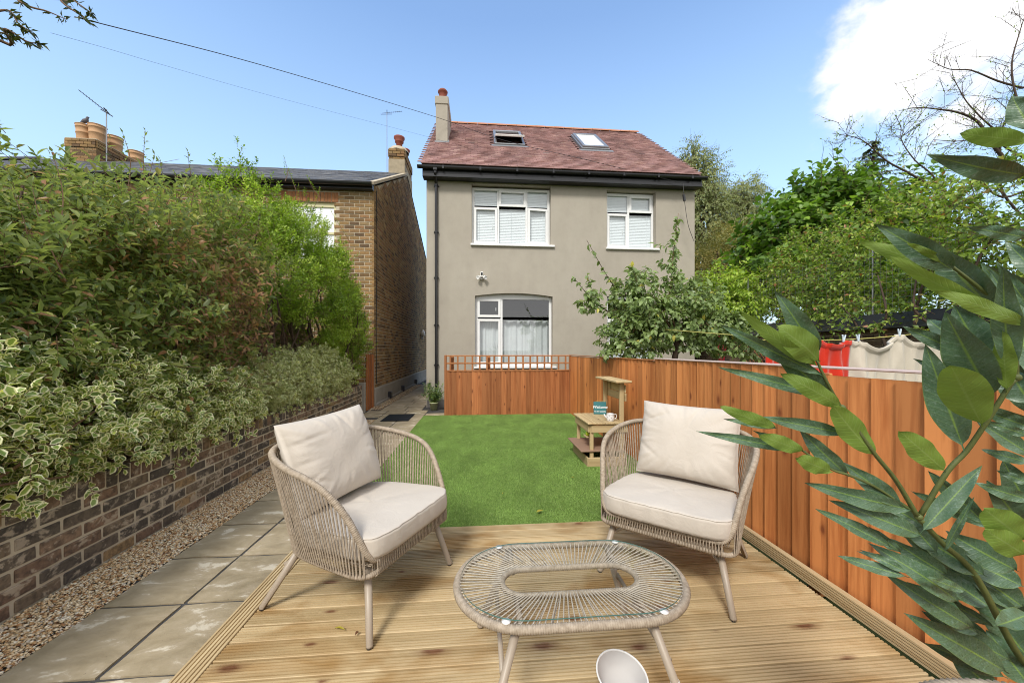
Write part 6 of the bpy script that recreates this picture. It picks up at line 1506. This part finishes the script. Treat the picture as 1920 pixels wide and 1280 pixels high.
V, F = tube(spline([tuple(p) for p in trunkP], 4), list(np.linspace(.16, .09, 13)), 9); obj('trunk', V, F, M['bark'], bt, smooth=True)
tp = []; LPq = []
for li, L2 in enumerate(limbs):
    dd = 8.0+(li % 3-1)*.5; pts = [at(x, y_, dd+.03*i) for i, (x, y_) in enumerate(L2)]
    c_ = twig_line([trunkP[-1]]+pts if li in (0, 1, 2, 3, 7) else pts, (.055, .05, .035, .035, .04, .022, .022, .03, .028, .025)[li], .004, bt, M['bark'], 4)
    tp.append(c_)
def subtwigs(curves, n, ln, r, lvl):
    Ps, Qs = [], []
    for c_ in curves:
        m_ = max(2, int(n*len(c_)/30)); idx = rng.uniform(len(c_)*.18, len(c_)-1.01, m_).astype(int)
        for i in idx:
            d_ = nrm(c_[min(i+1, len(c_)-1)]-c_[i]); s_ = nrm(np.cross(d_, rng.normal(size=3))); D2 = nrm(d_*.6+s_*.9+np.array([0, 0, .25])); l = ln*rng.uniform(.4, 1.2)
            p0 = c_[i]; p1 = p0+D2*l*.5+rng.normal(size=3)*l*.07; p2 = p1+nrm(D2+rng.normal(size=3)*.35)*l*.5
            Ps += [p0, p1]; Qs += [p1, p2]
    return np.array(Ps), np.array(Qs)
s1_ = subtwigs(tp, 24, .7, .01, 1); stems('twigs', s1_, .0055, M['bark'], bt)
cur2 = [np.array([a_, (a_+c_)/2, c_]) for a_, c_ in zip(*s1_)]
P2 = []; Q2 = []
for c_ in cur2:
    for _ in range(3):
        p0 = c_[0]+(c_[2]-c_[0])*rng.uniform(.1, 1); D2 = nrm(nrm(c_[2]-c_[0])*.7+rng.normal(size=3)*.7+np.array([0, 0, .2])); P2.append(p0); Q2.append(p0+D2*rng.uniform(.08, .32))
P2, Q2 = np.array(P2), np.array(Q2); stems('fine_twigs', (P2, Q2), .0028, M['bark'], bt)
i = rng.integers(0, len(P2), 3800); t = rng.uniform(.2, 1, 3800)[:, None]; q = P2[i]+(Q2[i]-P2[i])*t+rng.normal(size=(3800, 3))*.02
kp = rng.uniform(size=len(q)) < np.clip(1.25-(q[:, 2]-3.6)*.30, .12, 1); q = q[kp]; m = len(q)
leafmesh('leaves', q, rng.normal(size=(m, 3)), rng.normal(size=(m, 3)), rng.uniform(.025, .055, m), rng.uniform(.018, .03, m), clipt(.5, .3, m), M['leaf_vine'], bt, shape='tri')

# --- laurel in the right foreground: leaves are single objects
lr = empty('laurel_bush', (1.45, .42, .03), 'glossy laurel bush with long leaves reaching in from the right foreground', 'shrub')
def stem(pts, r0, r1): return twig_line([at(x, y_, d) for x, y_, d in pts], r0*.68, r1*.72, lr, M['laurel_stem'], 5)
stem([(2150, 1600, .80), (2010, 1330, .74), (1915, 1235, .70), (1830, 1080, .66), (1770, 1020, .64), (1722, 970, .62)], .010, .0058)
stem([(1722, 970, .62), (1680, 900, .61), (1640, 850, .60), (1600, 795, .60), (1578, 765, .60), (1550, 715, .59), (1530, 672, .59)], .0058, .0028)
stem([(1724, 968, .62), (1775, 885, .60), (1812, 845, .59), (1850, 790, .57), (1893, 722, .55), (1905, 705, .55), (1902, 640, .54), (1890, 560, .54)], .0058, .0035)
stem([(1715, 960, .62), (1640, 912, .62), (1590, 890, .61), (1560, 880, .61), (1510, 848, .61), (1470, 818, .61)], .004, .0020)
stem([(1900, 640, .54), (1870, 570, .53), (1830, 535, .53), (1785, 500, .52), (1755, 475, .52)], .0045, .0028)
stem([(2010, 1330, .74), (2000, 1100, .68), (1985, 900, .62), (1960, 700, .58)], .007, .004)
stem([(2000, 700, .50), (1990, 500, .46), (1960, 330, .44)], .005, .004)
V, F = tube([at(2150, 1600, .80), Vector((1.42, .42, .32)), Vector((1.45, .42, .12))], [.011, .014, .016], 8); obj('stem', V, F, M['laurel_stem'], lr, smooth=True)
b = B(); b.lathe([(0, 0), (.13, 0), (.16, .24), (.17, .24), (.17, .27), (.155, .27), (.15, .22), (0, .22)], (1.45, .42, .031), 28); b.make('pot', M['pot_red'], lr, smooth=True)
LL = """1535 672 .59 1453 545 .56 46 D|1538 690 .59 1388 583 .55 28 L|1537 678 .585 1458 612 .555 58 L|1545 705 .59 1348 607 .60 32 D|1568 758 .60 1448 648 .60 50 D|1556 745 .60 1345 688 .62 26 D|1580 765 .60 1465 700 .57 36 L|1582 770 .60 1515 728 .62 18 D|1458 800 .61 1350 762 .59 26 L|1593 814 .61 1425 781 .62 30 D|1462 803 .61 1357 785 .63 16 D|1505 845 .61 1305 808 .63 22 D|1509 846 .61 1423 815 .59 30 L|1512 846 .61 1410 806 .64 18 D|1592 893 .62 1498 803 .64 38 D|1645 858 .60 1562 760 .58 50 L|1562 885 .61 1493 858 .59 34 L|1692 950 .62 1577 865 .64 40 D|1716 957 .62 1507 904 .64 40 D|1733 1006 .63 1555 937 .65 42 D|1674 1027 .64 1528 953 .66 28 D|1692 1037 .64 1627 985 .66 22 D|1705 1082 .65 1569 1041 .68 24 S|1802 1132 .66 1627 1017 .68 46 D|1705 1075 .65 1612 1030 .68 18 D|1832 1182 .68 1656 1072 .70 42 D|1842 1192 .68 1700 1110 .70 42 D|1892 1262 .70 1695 1149 .71 58 D|1892 1272 .70 1730 1203 .72 34 D|1902 1242 .70 1728 1145 .73 48 D|1725 1000 .62 1842 872 .60 36 D|1862 992 .63 1708 920 .66 28 D|1852 986 .62 1740 882 .64 38 D|1768 1037 .64 1827 930 .61 14 S|1920 1012 .58 1845 953 .57 60 L|1925 1042 .58 1846 992 .57 50 L|1912 1072 .64 1773 995 .68 56 D|1925 1102 .66 1780 1030 .70 56 D|1852 1082 .65 1700 990 .69 50 D|1925 1182 .68 1770 1060 .72 58 D|1925 1142 .68 1790 1045 .72 56 D|1812 1108 .64 1738 1082 .63 20 S|1935 1148 .64 1868 1172 .60 40 D|1935 868 .62 1840 842 .66 24 S|1935 908 .64 1868 881 .66 18 S|1935 938 .64 1828 905 .66 30 D|1775 885 .60 1687 808 .58 46 L|1808 845 .59 1735 645 .60 62 D|1843 800 .56 1783 685 .51 74 L|1862 750 .57 1772 585 .57 78 D|1870 722 .58 1790 572 .60 88 D|1888 735 .55 1880 620 .53 32 L|1897 700 .54 1882 502 .50 48 D|1795 512 .52 1642 420 .53 50 D|1780 502 .52 1613 453 .55 28 L|1862 577 .53 1668 480 .51 30 L|1935 612 .52 1755 545 .50 32 L|1872 592 .53 1750 458 .56 72 D|1792 500 .52 1702 455 .50 14 L|1935 330 .44 1738 290 .45 48 D|1935 265 .42 1800 250 .43 36 L|1935 447 .46 1813 425 .47 28 S|1935 245 .45 1897 180 .46 50 D|1805 662 .58 1693 612 .61 30 D|1800 645 .58 1738 597 .62 34 D|1782 702 .60 1712 672 .64 14 D|1935 802 .60 1848 770 .62 34 D|1935 818 .60 1840 786 .62 20 S|1925 1000 .68 1850 900 .66 60 D|1935 1240 .72 1830 1110 .74 60 D|1935 1290 .70 1850 1180 .73 60 D|1760 1040 .66 1680 950 .70 40 D|1780 1080 .67 1670 1010 .70 44 D|1930 1220 .74 1870 1060 .72 62 D|1860 1140 .69 1740 1060 .73 50 D|1740 990 .64 1640 930 .68 34 D|1935 760 .60 1890 690 .62 60 D|1935 700 .58 1895 560 .60 70 D|1935 960 .68 1880 860 .68 50 D|1870 1300 .72 1780 1220 .75 50 D|1810 1160 .69 1700 1090 .74 40 D"""
from mathutils import noise as mnoise
def laurel_leaf(base, tip, width, kind, seed):
    r8 = random.Random(seed); base, tip = Vector(base), Vector(tip); Lv = tip-base; L_ = Lv.length; A = Lv/L_
    tocam = (Vector((0, 0, CAMH))-(base+tip)/2).normalized(); Nv = (tocam-A*tocam.dot(A)).normalized(); S = A.cross(Nv)
    roll = r8.uniform(-.35, .35) if kind != 'S' else r8.uniform(-.2, .2); Nr = (Nv*math.cos(roll)+S*math.sin(roll)); Sr = A.cross(Nr)
    if kind == 'D': Nr = Nr
    n, m_ = 18, 7; V = []; F = []; w_ = width*1.0
    fold = (.30 if kind == 'D' else .10)*(1 if kind != 'L' else -1); cv = r8.uniform(-.05, .09); wav = r8.uniform(0, 6)
    for i in range(n):
        t = i/(n-1); tt = max(0, (t-.06)/.94)
        prf = (math.sin(math.pi*min(1, tt**.80))**.85)*(1-.15*tt) if kind != 'L' else (math.sin(math.pi*min(1, tt**.95))**.62)
        if t < .06: prf = .03
        prf = max(prf, .03 if t < 1 else .012)
        for j in range(m_):
            s_ = -1+2*j/(m_-1); side = s_*w_/2*prf
            up = abs(s_)**1.2*w_/2*prf*fold+L_*cv*math.sin(math.pi*t)+.0022*math.sin(t*16+wav+s_*1.7)*abs(s_)
            V.append(base+A*(L_*t)+Sr*side+Nr*up)
    for i in range(n-1):
        for j in range(m_-1): a_ = i*m_+j; F.append((a_, a_+m_, a_+m_+1, a_+1) if True else None)
    return V, F
def vein_tint(n, m_, t): return [t]*(n*m_)
def veins(m):
    ph_ = m.math('SUBTRACT', m.math('MULTIPLY', m.attr('tint'), 15.), m.math('MULTIPLY', m.attr('edge'), 1.7))
    f_ = m.math('ABSOLUTE', m.math('SUBTRACT', m.math('FRACT', m.math('ADD', ph_, m.math('MULTIPLY', m.noise(m.coord(), 40, 2), .5))), .5)); return m.ramp(f_, [(0., 1.), (.16, 0.)])
lv = Mt('laurel_leaf_dark', .30, .55)
v = lv.coord(); fl_ = lv.noise(v, 210, 4, .75); ml = lv.noise(v, 18, 3, .5); e_ = lv.attr('edge')
c = lv.mix(ml, (.050, .100, .055), (.095, .165, .085)); c = lv.mix(lv.ramp(fl_, [(.54, 0.), (.70, .55)]), c, (.22, .30, .26))
c = lv.mix(lv.ramp(e_, [(.02, 1.), (.09, 0.)]), c, (.17, .27, .06)); c = lv.mix(lv.ramp(e_, [(.93, 0.), (1., .8)]), c, (.13, .20, .05)); vv = veins(lv); c = lv.mix(lv.math('MULTIPLY', vv, .22), c, (.15, .24, .09)); lv.col(c)
lv.bump(lv.math('SUBTRACT', lv.math('ADD', lv.math('MULTIPLY', fl_, .5), lv.math('MULTIPLY', ml, .5)), lv.math('MULTIPLY', vv, .35)), .4, .0014); lv.rough(lv.ramp(fl_, [(.4, .26), (.7, .6)])); M['laurel_top'] = lv.m
lu = Mt('laurel_leaf_pale', .42, .4); ml = lu.noise(lu.coord(), 14, 3, .5); e_ = lu.attr('edge')
c = lu.mix(ml, (.14, .23, .035), (.25, .35, .07)); c = lu.mix(lu.ramp(e_, [(.02, 1.), (.08, 0.)]), c, (.26, .36, .10)); vv = veins(lu); c = lu.mix(lu.math('MULTIPLY', vv, .35), c, (.30, .42, .12)); bl = lu.ramp(lu.noise(lu.coord(), 75, 4, .7), [(.66, 0.), (.74, .5)]); c = lu.mix(bl, c, (.16, .14, .03)); lu.col(c); lu.bump(lu.math('ADD', lu.noise(lu.coord(), 120, 3), vv), .3, .001)
tr = lu.n('ShaderNodeBsdfTranslucent', {'Color': (.22, .34, .04, 1)}); mm = lu.n('ShaderNodeMixShader', {0: .35}); lu.l(lu.b.outputs[0], mm.inputs[1]); lu.l(tr.outputs[0], mm.inputs[2]); lu.l(mm.outputs[0], lu.nt.nodes['Material Output'].inputs['Surface']); M['laurel_under'] = lu.m
EDG = [abs(-1+2*j/6) for i in range(18) for j in range(7)]; ALG = [i/17 for i in range(18) for j in range(7)]
r9 = random.Random(12)
for i in range(18):      # the crowded lower shoots
    t = i/17; bx = 1755+175*t+r9.uniform(-5, 110)*(.4+.6*t); by = 1015+250*t+r9.uniform(-60, 50); d = r9.uniform(.72, .86)
    LL += '|%.0f %.0f %.3f %.0f %.0f %.3f %.0f D' % (bx, by, d, bx-r9.uniform(110, 190), by-r9.uniform(45, 125), d+r9.uniform(-.04, .06), r9.uniform(24, 38))
for i in range(12):
    by = 540+28*i+r9.uniform(-15, 15); bx = 1935+r9.uniform(0, 30); d = r9.uniform(.62, .74)
    LL += '|%.0f %.0f %.3f %.0f %.0f %.3f %.0f D' % (bx, by, d, bx-r9.uniform(60, 130), by-r9.uniform(20, 150), d+r9.uniform(-.04, .05), r9.uniform(26, 40))
for i, q in enumerate(LL.split('|')):
    f = q.split(); bx, by, bd, tx, ty, td, wp = map(float, f[:7])
    kd = f[7]; wd_ = wp*((bd+td)/2)/FPX*(.90 if kd == 'D' else .92)
    V, F = laurel_leaf(at(bx, by, bd), at(tx, ty, td), wd_, kd, i)
    o = obj('leaf', V, F, M['laurel_under'] if kd == 'L' else M['laurel_top'], lr, tint=ALG, edge=EDG, smooth=True)
# small buds of growth where the right-hand leaves join
for q in ((1722, 968, .62), (1905, 707, .55), (1578, 765, .60)):
    V, F = sphere(tuple(at(*q)), .006, 8); obj('node', V, F, M['laurel_stem'], lr, smooth=True)
